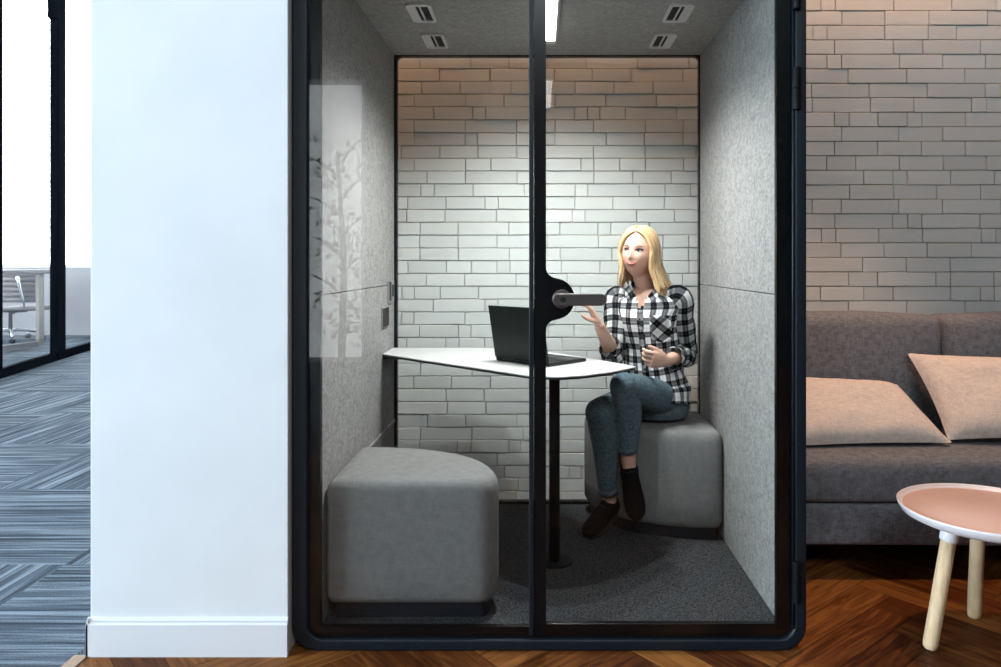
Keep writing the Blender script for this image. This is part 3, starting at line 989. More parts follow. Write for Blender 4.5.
# ------------------------------------------------------------------ meeting table
TZ = .81
tb = thing('meeting_table', 'white teardrop meeting table fixed to the booth wall on one black post', 'table', (.055, 2.86, IZ))
toppts = [(IL + .002, 3.27), (-.675 + .16, 3.10), (-.04, 2.645), (.06, 2.612), (.15, 2.645), (.26, 2.735), (.372, 2.872), (.23, 3.09), (.04, 3.34), (-.12, 3.47), (-.24, 3.50), (IL + .002, 3.50)]
tp = fillet(toppts, [.0, .3, .09, .1, .1, .2, .022, .3, .3, .12, .12, 0], 7)
bm = NB(); prism(bm, tp, TZ - .005, TZ); obj('tabletop', bm, M['table_white'], tb, bevel=0.0015)
bm = NB()
cxy = Vector((0, 3.05))
prism(bm, [tuple(cxy + (Vector(p) - cxy) * .992) if p[0] > IL + .02 else tuple(p) for p in tp], TZ - .013, TZ - .005); obj('edge', bm, M['dark_edge'], tb, bevel=0.002, label='dark underside and edge of the tabletop')
bm = NB(); tube(bm, [(.055, 2.86, IZ + .006), (.055, 2.86, TZ - .012)], .0205, seg=28); obj('leg', bm, M['black_matte'], tb, smooth=False)
bm = NB(); disc(bm, (.055, 2.86, IZ), .07, .006, 'z', 40); obj('base_plate', bm, M['black_matte'], tb, bevel=0.002)
bm = NB(); box(bm, IL, IL + .12, 3.29, 3.48, TZ - .028, TZ - .013); obj('wall_bracket', bm, M['dark_edge'], tb, bevel=0.002)

# ------------------------------------------------------------------ laptop
hA, hB = Vector((-.18, 3.05, TZ)), Vector((.034, 2.85, TZ))
hdir = (hB - hA).normalized(); bdir = Vector((-hdir.y, hdir.x, 0))
if bdir.y < 0: bdir = -bdir
lp = thing('laptop', 'open dark laptop on the white table', 'laptop', (hA + hB) / 2)
Lw = (hB - hA).length / 2; mid = (hA + hB) / 2
bm = NB(); obox(bm, mid + bdir * .112 + Vector((0, 0, .008)), hdir * Lw, bdir * .112, Vector((0, 0, .007)))
lb = obj('base', bm, M['alu'], lp, bevel=0.005, seg=3)
bm = NB()
for r_ in range(6):
    for c_ in range(14):
        if r_ == 5 and 4 <= c_ <= 8:
            if c_ == 4: obox(bm, mid + hdir * ((6 - 6.5) * .0185) + bdir * (.030 + r_ * .018) + Vector((0, 0, .0158)), hdir * .044, bdir * .0075, Vector((0, 0, .0012)))
            continue
        obox(bm, mid + hdir * ((c_ - 6.5) * .0185) + bdir * (.030 + r_ * .018) + Vector((0, 0, .0158)), hdir * .0078, bdir * .0075, Vector((0, 0, .0012)))
obj('keyboard', bm, M['keys'], lb)
bm = NB(); obox(bm, mid + bdir * .172 + Vector((0, 0, .0152)), hdir * .05, bdir * .034, Vector((0, 0, .0006))); obj('trackpad', bm, M['lid'], lb)
ldir = (-bdir * .19 + Vector((0, 0, 1))).normalized()
ln = ldir.cross(hdir).normalized()
if ln.dot(bdir) < 0: ln = -ln
bm = NB(); obox(bm, mid + Vector((0, 0, .012)) + ldir * .110, hdir * Lw, ldir * .108, ln * .0035)
ls = obj('screen_lid', bm, M['lid'], lp, bevel=0.003, seg=3, label='dark green-grey laptop lid')
bm = NB(); obox(bm, mid + Vector((0, 0, .012)) + ldir * .112 + ln * .0036, hdir * (Lw - .006), ldir * .100, ln * .0004); obj('display', bm, M['screen'], ls)
bm = NB(); tube(bm, [mid - hdir * .10 + Vector((0, 0, .010)), mid + hdir * .10 + Vector((0, 0, .010))], .0055, seg=10); obj('hinge', bm, M['alu'], lp)

# ------------------------------------------------------------------ the seated woman
woman = thing('person', 'woman with long blonde hair in a plaid shirt, seated with crossed legs at the table', 'person', (.50, 3.25, IZ))
SH_L, SH_R = Vector((.598, 3.215, 1.058)), Vector((.338, 3.325, 1.052))
EL_L, EL_R = Vector((.642, 3.315, .805)), Vector((.318, 3.235, .808))
WR_L, WR_R = Vector((.525, 3.105, .802)), Vector((.244, 3.105, .950))
HIP_L, HIP_R = Vector((.570, 3.29, .605)), Vector((.440, 3.34, .600))
KN_L, KN_R = Vector((.335, 3.015, .712)), Vector((.238, 3.035, .602))
AN_L, AN_R = Vector((.372, 3.125, .350)), Vector((.296, 3.180, .188))
NECK = Vector((.462, 3.275, 1.09))
HEAD = Vector((.428, 3.235, 1.252))
YAW = R(-30)
HROT = Matrix.Rotation(YAW, 3, 'Z') @ Matrix.Rotation(R(-3), 3, 'X') @ Matrix.Rotation(R(3), 3, 'Y')


def g(x, c, w): return math.exp(-((x - c) / w) ** 2)


def head_pt(az, el, off=0.0):
    """point on the head for azimuth (0 = face) and elevation, in head space (face towards -y)"""
    z = .109 * math.sin(el); c = max(0.0, math.cos(el)) ** .88
    wx = .0735; t = max(0.0, -z / .109)
    wx *= 1 - .26 * t ** 1.8
    dy = .086 if math.cos(az) > 0 else .098 - .028 * t
    x = wx * c * math.sin(az); y = -dy * c * math.cos(az)
    if math.cos(az) > 0:
        y -= .022 * t * math.cos(az) * c                      # lower face comes forward
        y -= .014 * g(x, 0, .0085) * g(z, -.026, .013) + .010 * g(x, 0, .0075) * g(z, -.006, .018)   # nose
        y -= .003 * g(abs(x), .011, .006) * g(z, -.031, .007)
        y += .0055 * g(abs(x), .029, .013) * g(z, .003, .010)  # eye sockets
        y -= .0030 * g(abs(x), .026, .020) * g(z, .019, .007)  # brows
        y -= .0035 * g(abs(x), .036, .016) * g(z, -.028, .016) # cheeks
        y -= .0045 * g(x, 0, .020) * g(z, -.0555, .009)        # lips
        y += .0030 * g(x, 0, .020) * g(z, -.070, .006)
        y -= .0075 * g(x, 0, .017) * g(z, -.086, .011)         # chin
    v = Vector((x, y, z))
    if off: v += Vector((x / wx, y / .09, z / .109)).normalized() * off
    return v


def face_pt(x, z, off=.0016):
    el = math.asin(max(-.99, min(.99, z / .109)))
    t = max(0.0, -z / .109); wx = .0735 * (1 - .26 * t ** 1.8)
    az = math.asin(max(-.99, min(.99, x / (wx * max(.05, math.cos(el)) ** .88))))
    p = head_pt(az, el); p.y -= off
    return p


def H(p): return HEAD + HROT @ (Vector(p) * .965)


def hand(bm, W, D, Np, S, curls, thumb, spread=.10, k=1.0):
    """palm, four unequal jointed fingers and a thumb. D wrist->knuckles, Np out of the palm, S towards the thumb"""
    D = D.normalized(); S = (S - D * S.dot(D)).normalized(); Np = (Np - D * Np.dot(D) - S * Np.dot(S)).normalized()
    pl = .078 * k
    tube(bm, [W - D * .012, W + D * .008, W + D * pl * .4, W + D * pl * .8, W + D * pl], [(.024 * k, .017 * k), (.026 * k, .017 * k), (.034 * k, .015 * k), (.036 * k, .0125 * k), (.033 * k, .009 * k)], seg=14, ref=S, dense=3)
    ln = (.066, .074, .068, .054)
    for i in range(4):
        o = (.0265 - i * .0175) * k
        b = W + D * (pl - .010 - .004 * (i == 3)) + S * o
        d = (D + S * (o * spread / .027)).normalized()
        pts = [b]; rr = [.0088 * k]
        q = 0
        for j, (f, r_) in enumerate(((.45, .0082), (.31, .0073), (.24, .0060))):
            q += curls[i][j] if isinstance(curls[i], (list, tuple)) else curls[i] * (.8, 1.0, .7)[j]
            dd = d * math.cos(q) + Np * math.sin(q)
            pts.append(pts[-1] + dd * ln[i] * f * k); rr.append(r_ * k)
        tube(bm, pts, rr, seg=10, dense=4)
        ellipsoid(bm, pts[-1], rr[-1] * .98, rr[-1] * .98, rr[-1] * .98, 8)
    b = W + D * .020 * k + S * .020 * k
    a1, a2, a3 = thumb
    d = (D * a1 + S * a2 + Np * a3).normalized()
    pts = [b, b + d * .030 * k, b + d * .030 * k + (d * .9 + D * .35 + Np * .1).normalized() * .026 * k, b + d * .030 * k + (d * .8 + D * .5 + Np * .15).normalized() * .048 * k]
    tube(bm, pts, [.0125 * k, .0105 * k, .009 * k, .0072 * k], seg=10, dense=4)
    ellipsoid(bm, pts[-1], .007 * k, .007 * k, .007 * k, 8)


# --- body: one continuous surface
bm = NB()
rows = 40; cols = 56
grid = []
for i in range(1, rows):
    el = -PI / 2 + PI * i / rows
    grid.append([bm.verts.new(H(head_pt(2 * PI * k / cols, el))) for k in range(cols)])
for a_, b_ in zip(grid, grid[1:]):
    for k in range(cols):
        bm.faces.new((a_[k], a_[(k + 1) % cols], b_[(k + 1) % cols], b_[k]))
bm.faces.new(grid[0][::-1]); bm.faces.new(grid[-1])
for s_ in (-1, 1):   # ears
    ellipsoid(bm, H((s_ * .0715, .006, -.006)), .006, .015, .028, 10, rot=HROT)
FW = Vector((-.42, -.9, 0)).normalized(); SA = Vector((.9, -.42, 0))
tube(bm, [NECK + Vector((.004, .012, -.05)), NECK + Vector((0, 0, .01)), HEAD + HROT @ Vector((0, .030, -.080)), HEAD + HROT @ Vector((0, .026, -.03))], [(.058, .048), (.044, .044), (.041, .044), (.042, .046)], seg=18, ref=SA, dense=4)
PEL = (HIP_L + HIP_R) / 2
tor = [PEL + Vector((0, 0, -.05)), PEL + Vector((0, .0, .05)), Vector((.490, 3.31, .78)), Vector((.478, 3.295, .90)), Vector((.470, 3.285, .98)), Vector((.468, 3.28, 1.04)), Vector((.465, 3.28, 1.075)), Vector((.463, 3.278, 1.098))]
trad = [(.140, .105), (.145, .110), (.108, .085), (.118, .092), (.128, .096), (.135, .080), (.105, .062), (.055, .048)]
tube(bm, tor, trad, seg=24, ref=SA, dense=3)
for sh, el_, wr in ((SH_L, EL_L, WR_L), (SH_R, EL_R, WR_R)):
    inn = sh + (NECK - sh) * .3; inn.z = sh.z - .005
    tube(bm, [inn, sh, sh.lerp(el_, .5), el_, el_.lerp(wr, .35), wr], [.038, .042, .036, .031, .032, .0215], seg=14, dense=4)
for hp, kn, an, q in ((HIP_L, KN_L, AN_L, 1), (HIP_R, KN_R, AN_R, 0)):
    tube(bm, [hp + Vector((0, .03, 0)), hp.lerp(kn, .3), hp.lerp(kn, .8), kn], [.066, .066, .050, .045], seg=16, dense=4)
    back = Vector((.02, .03, 0))
    tube(bm, [kn, kn.lerp(an, .3) + back * .5, kn.lerp(an, .8), an, an + (an - kn).normalized() * .03], [.044, .046, .032, .029, .028], seg=16, dense=4)
# right hand raised under the door handle, fingers gathered upwards; left hand loosely curled above the lap
hand(bm, WR_R, Vector((-.42, -.15, .80)), Vector((-.85, -.1, -.3)), Vector((.1, -.95, -.1)), [(.25, .45, .3), (.15, .35, .25), (.15, .4, .25), (.2, .45, .3)], (.75, .35, .75))
hand(bm, WR_L, Vector((-.86, -.45, .10)), Vector((-.25, .3, -.9)), Vector((-.25, -.35, .75)), [(.35, .9, .6), (.6, 1.0, .7), (.7, 1.0, .7), (.8, 1.0, .7)], (.85, .50, .25))
bm = fuse(bm, .0031, 3)
obj('body', bm, M['skin'], woman, smooth=True)


# --- face details
def patch(name, pts, mat, off, parent=woman, n=10, thick=None):
    """closed outline in face coordinates filled with a fan of rings laid on the face"""
    bm = NB()
    cx = sum(p[0] for p in pts) / len(pts); cz = sum(p[1] for p in pts) / len(pts)
    prev = None
    for q in range(1, 5):
        t = q / 4
        ring = [bm.verts.new(H(face_pt(cx + (p[0] - cx) * t, cz + (p[1] - cz) * t, off * (1 if q < 4 else .2)))) for p in pts]
        if prev is None: bm.faces.new(ring)
        else:
            for i in range(len(ring)):
                j = (i + 1) % len(ring)
                bm.faces.new((prev[i], prev[j], ring[j], ring[i]))
        prev = ring
    bmesh.ops.recalc_face_normals(bm, faces=bm.faces)
    return obj(name, bm, mat, parent, smooth=True)


def almond(cx, cz, w, h, up=1.0, dn=.7, tilt=0.0, n=16):
    out = []
    for k in range(n):
        a = 2 * PI * k / n
        x = math.cos(a) * w; z = math.sin(a) * (h * (up if math.sin(a) > 0 else dn)) * (1 - .15 * abs(math.cos(a)))
        out.append((cx + x, cz + z + tilt * x))
    return out


for s_ in (-1, 1):
    ex, ez = s_ * .0295, .004
    patch('eyelashes', almond(ex + s_ * .001, ez + .0020, .0175, .0082, 1.0, .75, .08 * s_), M['lash'], .0021)
    e = patch('eye', almond(ex, ez - .0008, .0125, .0046, 1.0, .8, .06 * s_), M['eye_white'], .0028)
    patch('iris', almond(ex - .0022, ez + .0002, .0062, .0052, 1, 1, 0, 14), M['iris'], .0034, e)
    br = [(ex + s_ * (-.016 + .034 * t), ez + .0155 + .005 * math.sin(PI * t * .8) + (.0022 if up else -.0015) * math.sin(PI * min(1, t + .15))) for up, ts in ((0, [0, .2, .4, .6, .8, 1]), (1, [1, .8, .6, .4, .2, 0])) for t in ts]
    patch('eyebrow', br, M['brow'], .0022)
lipo = [(-.0275, -.0455), (-.017, -.0485), (-.007, -.0485), (0, -.0498), (.007, -.0485), (.017, -.0485), (.0275, -.0455), (.021, -.0575), (.011, -.0650), (0, -.0672), (-.011, -.0650), (-.021, -.0575)]
lips = patch('lips', lipo, M['lips'], .0022)
patch('teeth', [(-.0175, -.0525), (-.009, -.0540), (0, -.0545), (.009, -.0540), (.0175, -.0525), (.010, -.0568), (0, -.0582), (-.010, -.0568)], M['teeth'], .0032, lips)

# --- hair: scalp cap and many tapered locks from a centre parting
bm = NB()
tn = bm.faces.layers.float.new('tone')
rnd = random.Random(21)


def lock(pts, rad, t):
    n0 = len(bm.faces)
    tube(bm, pts, rad, seg=6, dense=3)
    bm.faces.ensure_lookup_table()
    for f in bm.faces[n0:]: f[tn] = t


def hairline(az):
    """lowest elevation the scalp cap reaches at this azimuth"""
    a = abs((az + PI) % (2 * PI) - PI)
    if a < R(25): return R(50)
    if a < R(62): return R(50 - 42 * (a - R(25)) / R(37))
    if a < R(95): return R(8 - 28 * (a - R(62)) / R(33))
    return R(-38)


cap = []
nc = 64
for i in range(15):
    ring = []
    for k in range(nc):
        az = 2 * PI * k / nc; lo = hairline(az)
        el = lo + (R(89) - lo) * i / 14
        p = head_pt(az, el, .005 + .0035 * math.sin(PI * min(1, i / 5) / 2))
        ring.append(bm.verts.new(H(p)))
    cap.append(ring)
for a_, b_ in zip(cap, cap[1:]):
    for k in range(nc):
        f = bm.faces.new((a_[k], a_[(k + 1) % nc], b_[(k + 1) % nc], b_[k])); f[tn] = .35 + .15 * math.sin(k * 2.7)
f = bm.faces.new(cap[-1]); f[tn] = .35
for q in range(300):
    side = 1 if q % 2 else -1
    u = rnd.random()
    az_e = R(62 + 116 * u + rnd.uniform(-3, 3)) * side
    y0 = -.058 + .125 * min(1, u * 1.15) + rnd.uniform(-.006, .006)
    lay = rnd.uniform(.006, .015)
    start = Vector((side * .002, y0, math.sqrt(max(0, 1 - (y0 / .092) ** 2)) * .109))
    sd = start.normalized()
    el_e = R(rnd.uniform(-6, 4))
    ed = head_pt(az_e, el_e).normalized()
    pts = []
    for i in range(6):
        t = i / 5
        d = sd.slerp(ed, t) if hasattr(sd, 'slerp') else (sd * (1 - t) + ed * t).normalized()
        az = math.atan2(d.x, -d.y / 1.25); el = math.asin(max(-1, min(1, d.z)))
        pts.append(head_pt(az, el, lay * (.55 + .45 * t)))
    ept = pts[-1]
    # hang: side locks fall in front of the shoulder, rear locks lie back on it
    back = max(0, -math.cos(az_e)); fr = 1 - back
    L_ = rnd.uniform(.150, .180) if side > 0 else rnd.uniform(.128, .150)
    if side > 0: fl = Vector((.034 + .030 * back, .012 + .060 * back, 0))
    else: fl = Vector((.008 + .03 * back, .012 + .045 * back, 0))
    wv = rnd.uniform(0, 6)
    for i, t in enumerate((.3, .55, .8, 1.0)):
        p = ept + fl * (t ** 1.6) * 1.2 + Vector((0, 0, -L_ * t))
        p.x += .004 * math.sin(wv + t * 5) - side * .010 * fr * math.sin(PI * t) ; p.y += .004 * math.cos(wv + t * 4)
        pts.append(p)
    r0 = rnd.uniform(.0045, .0075)
    t_ = min(1, max(0, .5 + rnd.gauss(0, .22)))
    lock([H(p) for p in pts], [r0 * .6, r0, r0 * 1.1, r0 * 1.15, r0 * 1.15, r0 * 1.15, r0 * 1.15, r0 * 1.1, r0 * .9, r0 * .35], t_)
obj('hair', bm, M['hair'], woman, smooth=True, label='long straight blonde hair with a centre parting')

# --- shirt
def folds(amp, seed, f1=3, f2=14):
    def w(a, l):
        return amp * (noise.noise(Vector((math.cos(a) * f1 * .5, math.sin(a) * f1 * .5, l * f2 + seed))) + .6 * noise.noise(Vector((math.cos(a) * f1, math.sin(a) * f1, l * f2 * 2.2 + seed * 3))))
    return w


bm = NB()
st = [PEL + Vector((.004, -.012, -.015)), PEL + Vector((.004, -.006, .018)), PEL + Vector((0, .0, .06)), Vector((.502, 3.312, .72)), Vector((.490, 3.302, .80)), Vector((.480, 3.292, .90)), Vector((.472, 3.284, .975)), Vector((.469, 3.28, 1.03)), Vector((.467, 3.279, 1.064)), Vector((.464, 3.276, 1.088))]
sr = [(.158, .150), (.154, .136), (.150, .126), (.134, .110), (.126, .102), (.134, .108), (.146, .112), (.158, .094), (.128, .078), (.074, .062)]
tube(bm, st, sr, seg=64, ref=SA, dense=5, cap=False, wob=folds(.07, 1.0))
# V opening at the front: drop the faces over the throat
vdir = FW
drop = []
for f in bm.faces:
    c = f.calc_center_median()
    rel = c - NECK
    depth = rel.dot(FW); side_ = rel.dot(SA)
    top = c.z
    if depth > .02 and top > 1.005 and abs(side_ - .002) < (top - 1.005) * .50:
        drop.append(f)
bmesh.ops.delete(bm, geom=drop, context='FACES')
bmesh.ops.solidify(bm, geom=bm.faces, thickness=.002)
shirt = obj('shirt', bm, M['plaid'], woman, smooth=True, label='black and white plaid shirt body with an open collar')


def sleeve(path, rad, seed, name='sleeve'):
    bm = NB()
    tube(bm, path, rad, seg=40, dense=7, cap=False, ref=(0, 1, 0), wob=folds(.13, seed, 3, 20))
    bmesh.ops.solidify(bm, geom=bm.faces, thickness=.002)
    return obj(name, bm, M['plaid'], shirt, smooth=True)


def inner(sh): 
    v = sh + (NECK - sh) * .42; v.z = sh.z + .0
    return v


sleeve([inner(SH_L) + Vector((0, .005, -.008)), SH_L + Vector((0, 0, 0)), SH_L.lerp(EL_L, .35), SH_L.lerp(EL_L, .75), EL_L + Vector((.008, .008, -.006)), EL_L.lerp(WR_L, .30), EL_L.lerp(WR_L, .58)], [.038, .052, .053, .052, .050, .052, .046], 4.0)
sleeve([inner(SH_R) + Vector((0, .005, -.008)), SH_R, SH_R.lerp(EL_R, .35), SH_R.lerp(EL_R, .75), EL_R + Vector((-.004, .010, -.012)), EL_R.lerp(WR_R, .22)], [.038, .050, .050, .049, .048, .050], 9.0)
for el_, wr, a0, a1 in ((EL_L, WR_L, .55, .72), (EL_R, WR_R, .16, .36)):
    bm = NB()
    tube(bm, [el_.lerp(wr, a0), el_.lerp(wr, (a0 + a1) / 2), el_.lerp(wr, a1)], [(.050, .046), (.051, .047), (.047, .043)], seg=32, dense=4, cap=False, wob=folds(.08, a0 * 10, 3, 30))
    bmesh.ops.solidify(bm, geom=bm.faces, thickness=.004)
    obj('cuff', bm, M['plaid_bias'], shirt, smooth=True)
# collar wings
for s_ in (-1, 1):
    bm = NB()
    n0 = NECK + Vector((0, 0, .004))
    A_ = n0 + SA * (.052 * s_) + FW * (-.028) + Vector((0, 0, .030))
    B_ = n0 + SA * (.060 * s_) + FW * (.022) + Vector((0, 0, .020))
    C_ = n0 + SA * (.030 * s_) + FW * (.068) + Vector((0, 0, -.030))
    D_ = n0 + SA * (.058 * s_) + FW * (.082) + Vector((0, 0, -.052))
    E_ = n0 + SA * (.088 * s_) + FW * (.040) + Vector((0, 0, -.012))
    F_ = n0 + SA * (.078 * s_) + FW * (-.030) + Vector((0, 0, .002))
    uvl_ = bm.loops.layers.uv.new('UVMap')
    vs = [bm.verts.new(p) for p in (A_, B_, C_, D_, E_, F_)]
    for q in ((0, 1, 4, 5), (1, 2, 3, 4)):
        f = bm.faces.new([vs[i] for i in q])
        for lp in f.loops: lp[uvl_].uv = ((lp.vert.co - n0).dot(SA), lp.vert.co.z)
    bmesh.ops.subdivide_edges(bm, edges=bm.edges, cuts=2, use_grid_fill=True)
    bmesh.ops.solidify(bm, geom=bm.faces, thickness=.003)
    obj('collar', bm, M['plaid_bias'], shirt, smooth=True)
# nape of the collar
bm = NB()
uvl_ = bm.loops.layers.uv.new('UVMap')
ra, rb_ = [], []
for k in range(13):
    a = R(-100 + 200 * k / 12)
    dirv = SA * math.sin(a) - FW * math.cos(a)
    ra.append(bm.verts.new(NECK + dirv * .058 + Vector((0, 0, .034)))); rb_.append(bm.verts.new(NECK + dirv * .082 + Vector((0, 0, -.004))))
for k in range(12):
    f = bm.faces.new((ra[k], ra[k + 1], rb_[k + 1], rb_[k]))
    for lp, uvv in zip(f.loops, ((k * .014, .03), (k * .014 + .014, .03), (k * .014 + .014, 0), (k * .014, 0))): lp[uvl_].uv = uvv
bmesh.ops.solidify(bm, geom=bm.faces, thickness=.003)
obj('collar_band', bm, M['plaid_bias'], shirt, smooth=True)


def chest(side_, z, off):
    """point on the shirt front at sideways offset and height"""
    best = None
    for i in range(len(st) - 1):
        if st[i].z <= z <= st[i + 1].z:
            t = (z - st[i].z) / (st[i + 1].z - st[i].z)
            c = st[i].lerp(st[i + 1], t); a = sr[i][0] * (1 - t) + sr[i + 1][0] * t; b = sr[i][1] * (1 - t) + sr[i + 1][1] * t
            q = max(0, 1 - (side_ / a) ** 2)
            return c + SA * side_ + FW * (b * math.sqrt(q) + off)
    return st[-1]


# button placket and chest pocket
bm = NB(); uvl_ = bm.loops.layers.uv.new('UVMap'); cols_ = []
for i in range(19):
    z = .635 + (.995 - .635) * i / 18
    cols_.append([bm.verts.new(chest(sx, z, .006)) for sx in (-.014, 0, .014)])
for a_, b_ in zip(cols_, cols_[1:]):
    for k in (0, 1):
        f = bm.faces.new((a_[k], a_[k + 1], b_[k + 1], b_[k]))
        for lp in f.loops: lp[uvl_].uv = ((lp.vert.co - NECK).dot(SA) + .02, lp.vert.co.z)
bmesh.ops.solidify(bm, geom=bm.faces, thickness=.003)
obj('placket', bm, M['plaid'], shirt, smooth=True)
for i in range(5):
    bm = NB(); p = chest(0, .68 + i * .072, .0085)
    ellipsoid(bm, p, .0045, .0025, .0045, 10, rot=Matrix.Rotation(R(-25), 3, 'Z')); obj('button', bm, M['shirt_button'], shirt, smooth=True)
bm = NB(); uvl_ = bm.loops.layers.uv.new('UVMap'); gr = {}
for i in range(9):
    for j in range(9):
        u = .040 + .080 * i / 8; z = .985 - .100 * j / 8 - (.018 * (1 - abs(i - 4) / 4) if j == 8 else 0)
        gr[i, j] = bm.verts.new(chest(u, z, .0075))
for i in range(8):
    for j in range(8):
        f = bm.faces.new((gr[i, j], gr[i + 1, j], gr[i + 1, j + 1], gr[i, j + 1]))
        for lp in f.loops: lp[uvl_].uv = ((lp.vert.co - NECK).dot(SA), lp.vert.co.z)
bmesh.ops.solidify(bm, geom=bm.faces, thickness=.003)
obj('chest_pocket', bm, M['plaid_bias'], shirt, smooth=True, label='chest pocket with diagonal plaid')

# --- jeans
bm = NB()
tube(bm, [PEL + Vector((0, .01, -.075)), PEL + Vector((0, .01, -.03)), PEL + Vector((0, 0, .04)), PEL + Vector((0, 0, .085))], [(.142, .118), (.158, .128), (.148, .115), (.130, .100)], seg=28, ref=SA, dense=3)
for hp, kn, an, q in ((HIP_L, KN_L, AN_L, 1), (HIP_R, KN_R, AN_R, 0)):
    cut = (.76, .86)[1 - q]
    tube(bm, [hp + Vector((0, .03, -.005)), hp.lerp(kn, .25), hp.lerp(kn, .7), kn], [.076, .074, .064, .055], seg=20, dense=5, wob=folds(.06, q + 3, 3, 16))
    ellipsoid(bm, kn, .056, .056, .056, 16)
    back = Vector((.02, .03, 0))
    tube(bm, [kn, kn.lerp(an, .12) + back * .2, kn.lerp(an, .35) + back * .6, kn.lerp(an, .7) + back * .1, kn.lerp(an, cut)], [.055, .055, .056, .044, .040], seg=20, dense=6, wob=folds(.05, q + 8, 3, 18))
bm = fuse(bm, .004, 3)
jeans = obj('jeans', bm, M['denim'], woman, smooth=True, label='slate blue skinny jeans')
for kn, an, cut in ((KN_L, AN_L, .76), (KN_R, AN_R, .86)):
    bm = NB(); tube(bm, [kn.lerp(an, cut - .05), kn.lerp(an, cut + .015)], [.0425, .0415], seg=24, dense=2); obj('hem', bm, M['denim'], jeans, smooth=True)


# --- shoes
def shoe(an, shin, toe, up, fs=1.0):
    """toe: unit direction heel->toe; up: roughly away from the sole"""
    toe = toe.normalized(); up = (up - toe * up.dot(toe)).normalized(); sd_ = toe.cross(up)
    heel = an - up * .062 - toe * .045
    prof = [(0, .020, .022, .026), (.012, .030, .032, .032), (.05, .035, .048, .046), (.09, .036, .045, .042), (.14, .041, .034, .031), (.19, .043, .026, .024), (.225, .036, .020, .019), (.243, .018, .012, .013)]
    bm = NB()
    tube(bm, [heel + toe * d * fs + up * c for d, w, h, c in prof], [(w, h) for d, w, h, c in prof], seg=20, ref=sd_, dense=4)
    sh = shin.normalized()
    tube(bm, [an - up * .03, an - up * .01, an + sh * .004], [.040, .0385, .0375], seg=20, dense=3)
    bm = fuse(bm, .004, 3)
    o = obj('shoe', bm, M['shoe'], woman, smooth=True, label='black ankle shoe')
    bm = NB()
    rings = []
    for dz in (-.006, .010):
        pts = []
        for k in range(28):
            a = 2 * PI * k / 28
            x = math.cos(a); y = math.sin(a)
            L2 = .122; w = (.030 + .012 * (x * .5 + .5)) * (abs(y) ** .8) * (1 if y > 0 else -1)
            pts.append(bm.verts.new(heel + toe * (.122 + L2 * x) * fs + sd_ * w + up * dz))
        rings.append(pts)
    for k in range(28):
        bm.faces.new((rings[0][k], rings[0][(k + 1) % 28], rings[1][(k + 1) % 28], rings[1][k]))
    bm.faces.new(rings[0][::-1]); bm.faces.new(rings[1]); bmesh.ops.recalc_face_normals(bm, faces=bm.faces)
    obj('sole', bm, M['sole'], o)
    bm = NB()
    for k in range(4):
        d = .075 + k * .020; h = .092 - k * .012
        c = heel + toe * d + up * h
        tube(bm, [c - sd_ * .018 - up * .004, c + up * .002, c + sd_ * .018 - up * .004], .0022, seg=6, dense=3)
    obj('laces', bm, M['rubber'], o, smooth=True)


shoe(AN_L, AN_L - KN_L, Vector((.08, -.62, -.72)), Vector((-.1, -.62, .70)))
shoe(AN_R, AN_R - KN_R, Vector((-.52, -.50, -.26)), Vector((0, -.2, 1)), .88)

# ------------------------------------------------------------------ sofa
sofa = thing('sofa', 'grey woven sofa against the brick wall', 'sofa', (1.9, 3.2, 0))
SX0, SX1 = .87, 3.1


def soft_box(name, x0, x1, y0, y1, z0, z1, r, mat, parent, puff=0.0, seg=5, label=None):
    bm = NB()
    nx = 12; ny = 6; nz = 6
    res = bmesh.ops.create_cube(bm, size=2)
    bmesh.ops.subdivide_edges(bm, edges=bm.edges, cuts=9, use_grid_fill=True)
    hx_, hy_, hz_ = (x1 - x0) / 2, (y1 - y0) / 2, (z1 - z0) / 2
    c = Vector(((x0 + x1) / 2, (y0 + y1) / 2, (z0 + z1) / 2))
    for v in bm.verts:
        q = Vector(v.co)
        # concentrate the grid near the edges so roundings are smooth
        for i, h in enumerate((hx_, hy_, hz_)):
            t = q[i]; a = abs(t)
            s = 1 - (r / h) * (1 - a) / .4 if a > .6 else a / .6 * (1 - r / h)
            q[i] = math.copysign(s * h, t)
        core = Vector([max(-h + r, min(h - r, q[i])) for i, h in enumerate((hx_, hy_, hz_))])
        d = q - core
        if d.length > 1e-9: q = core + d.normalized() * r
        if puff:
            u, w, e = q.x / hx_, q.y / hy_, q.z / hz_
            k = (1 - u * u) * (1 - e * e)
            q.y += math.copysign(puff, w) * max(0, k) * abs(w)
            k = (1 - u * u) * (1 - w * w)
            q.z += math.copysign(puff, e) * max(0, k) * abs(e)
        v.co = q + c
        nn = noise.noise(v.co * 5) * .006
        v.co += Vector((0, nn, nn))
    o = obj(name, bm, mat, parent, smooth=True, label=label)
    return o


soft_box('base', SX0, SX1, 2.86, 3.62, .125, .285, .02, M['sofa'], sofa)
soft_box('seat_cushion', SX0, SX1, 2.85, 3.45, .287, .462, .035, M['sofa'], sofa, puff=.006)
soft_box('back_cushion', SX0, 1.825, 3.38, 3.62, .40, .962, .045, M['sofa'], sofa, puff=.02)
soft_box('back_cushion', 1.835, SX1, 3.38, 3.62, .40, .962, .045, M['sofa'], sofa, puff=.02)
for x in (SX0 + .1, SX1 - .1):
    for y in (2.95, 3.52):
        bm = NB(); tube(bm, [(x, y, 0), (x, y, .14)], [.016, .024], seg=14); obj('leg', bm, M['black_matte'], sofa)


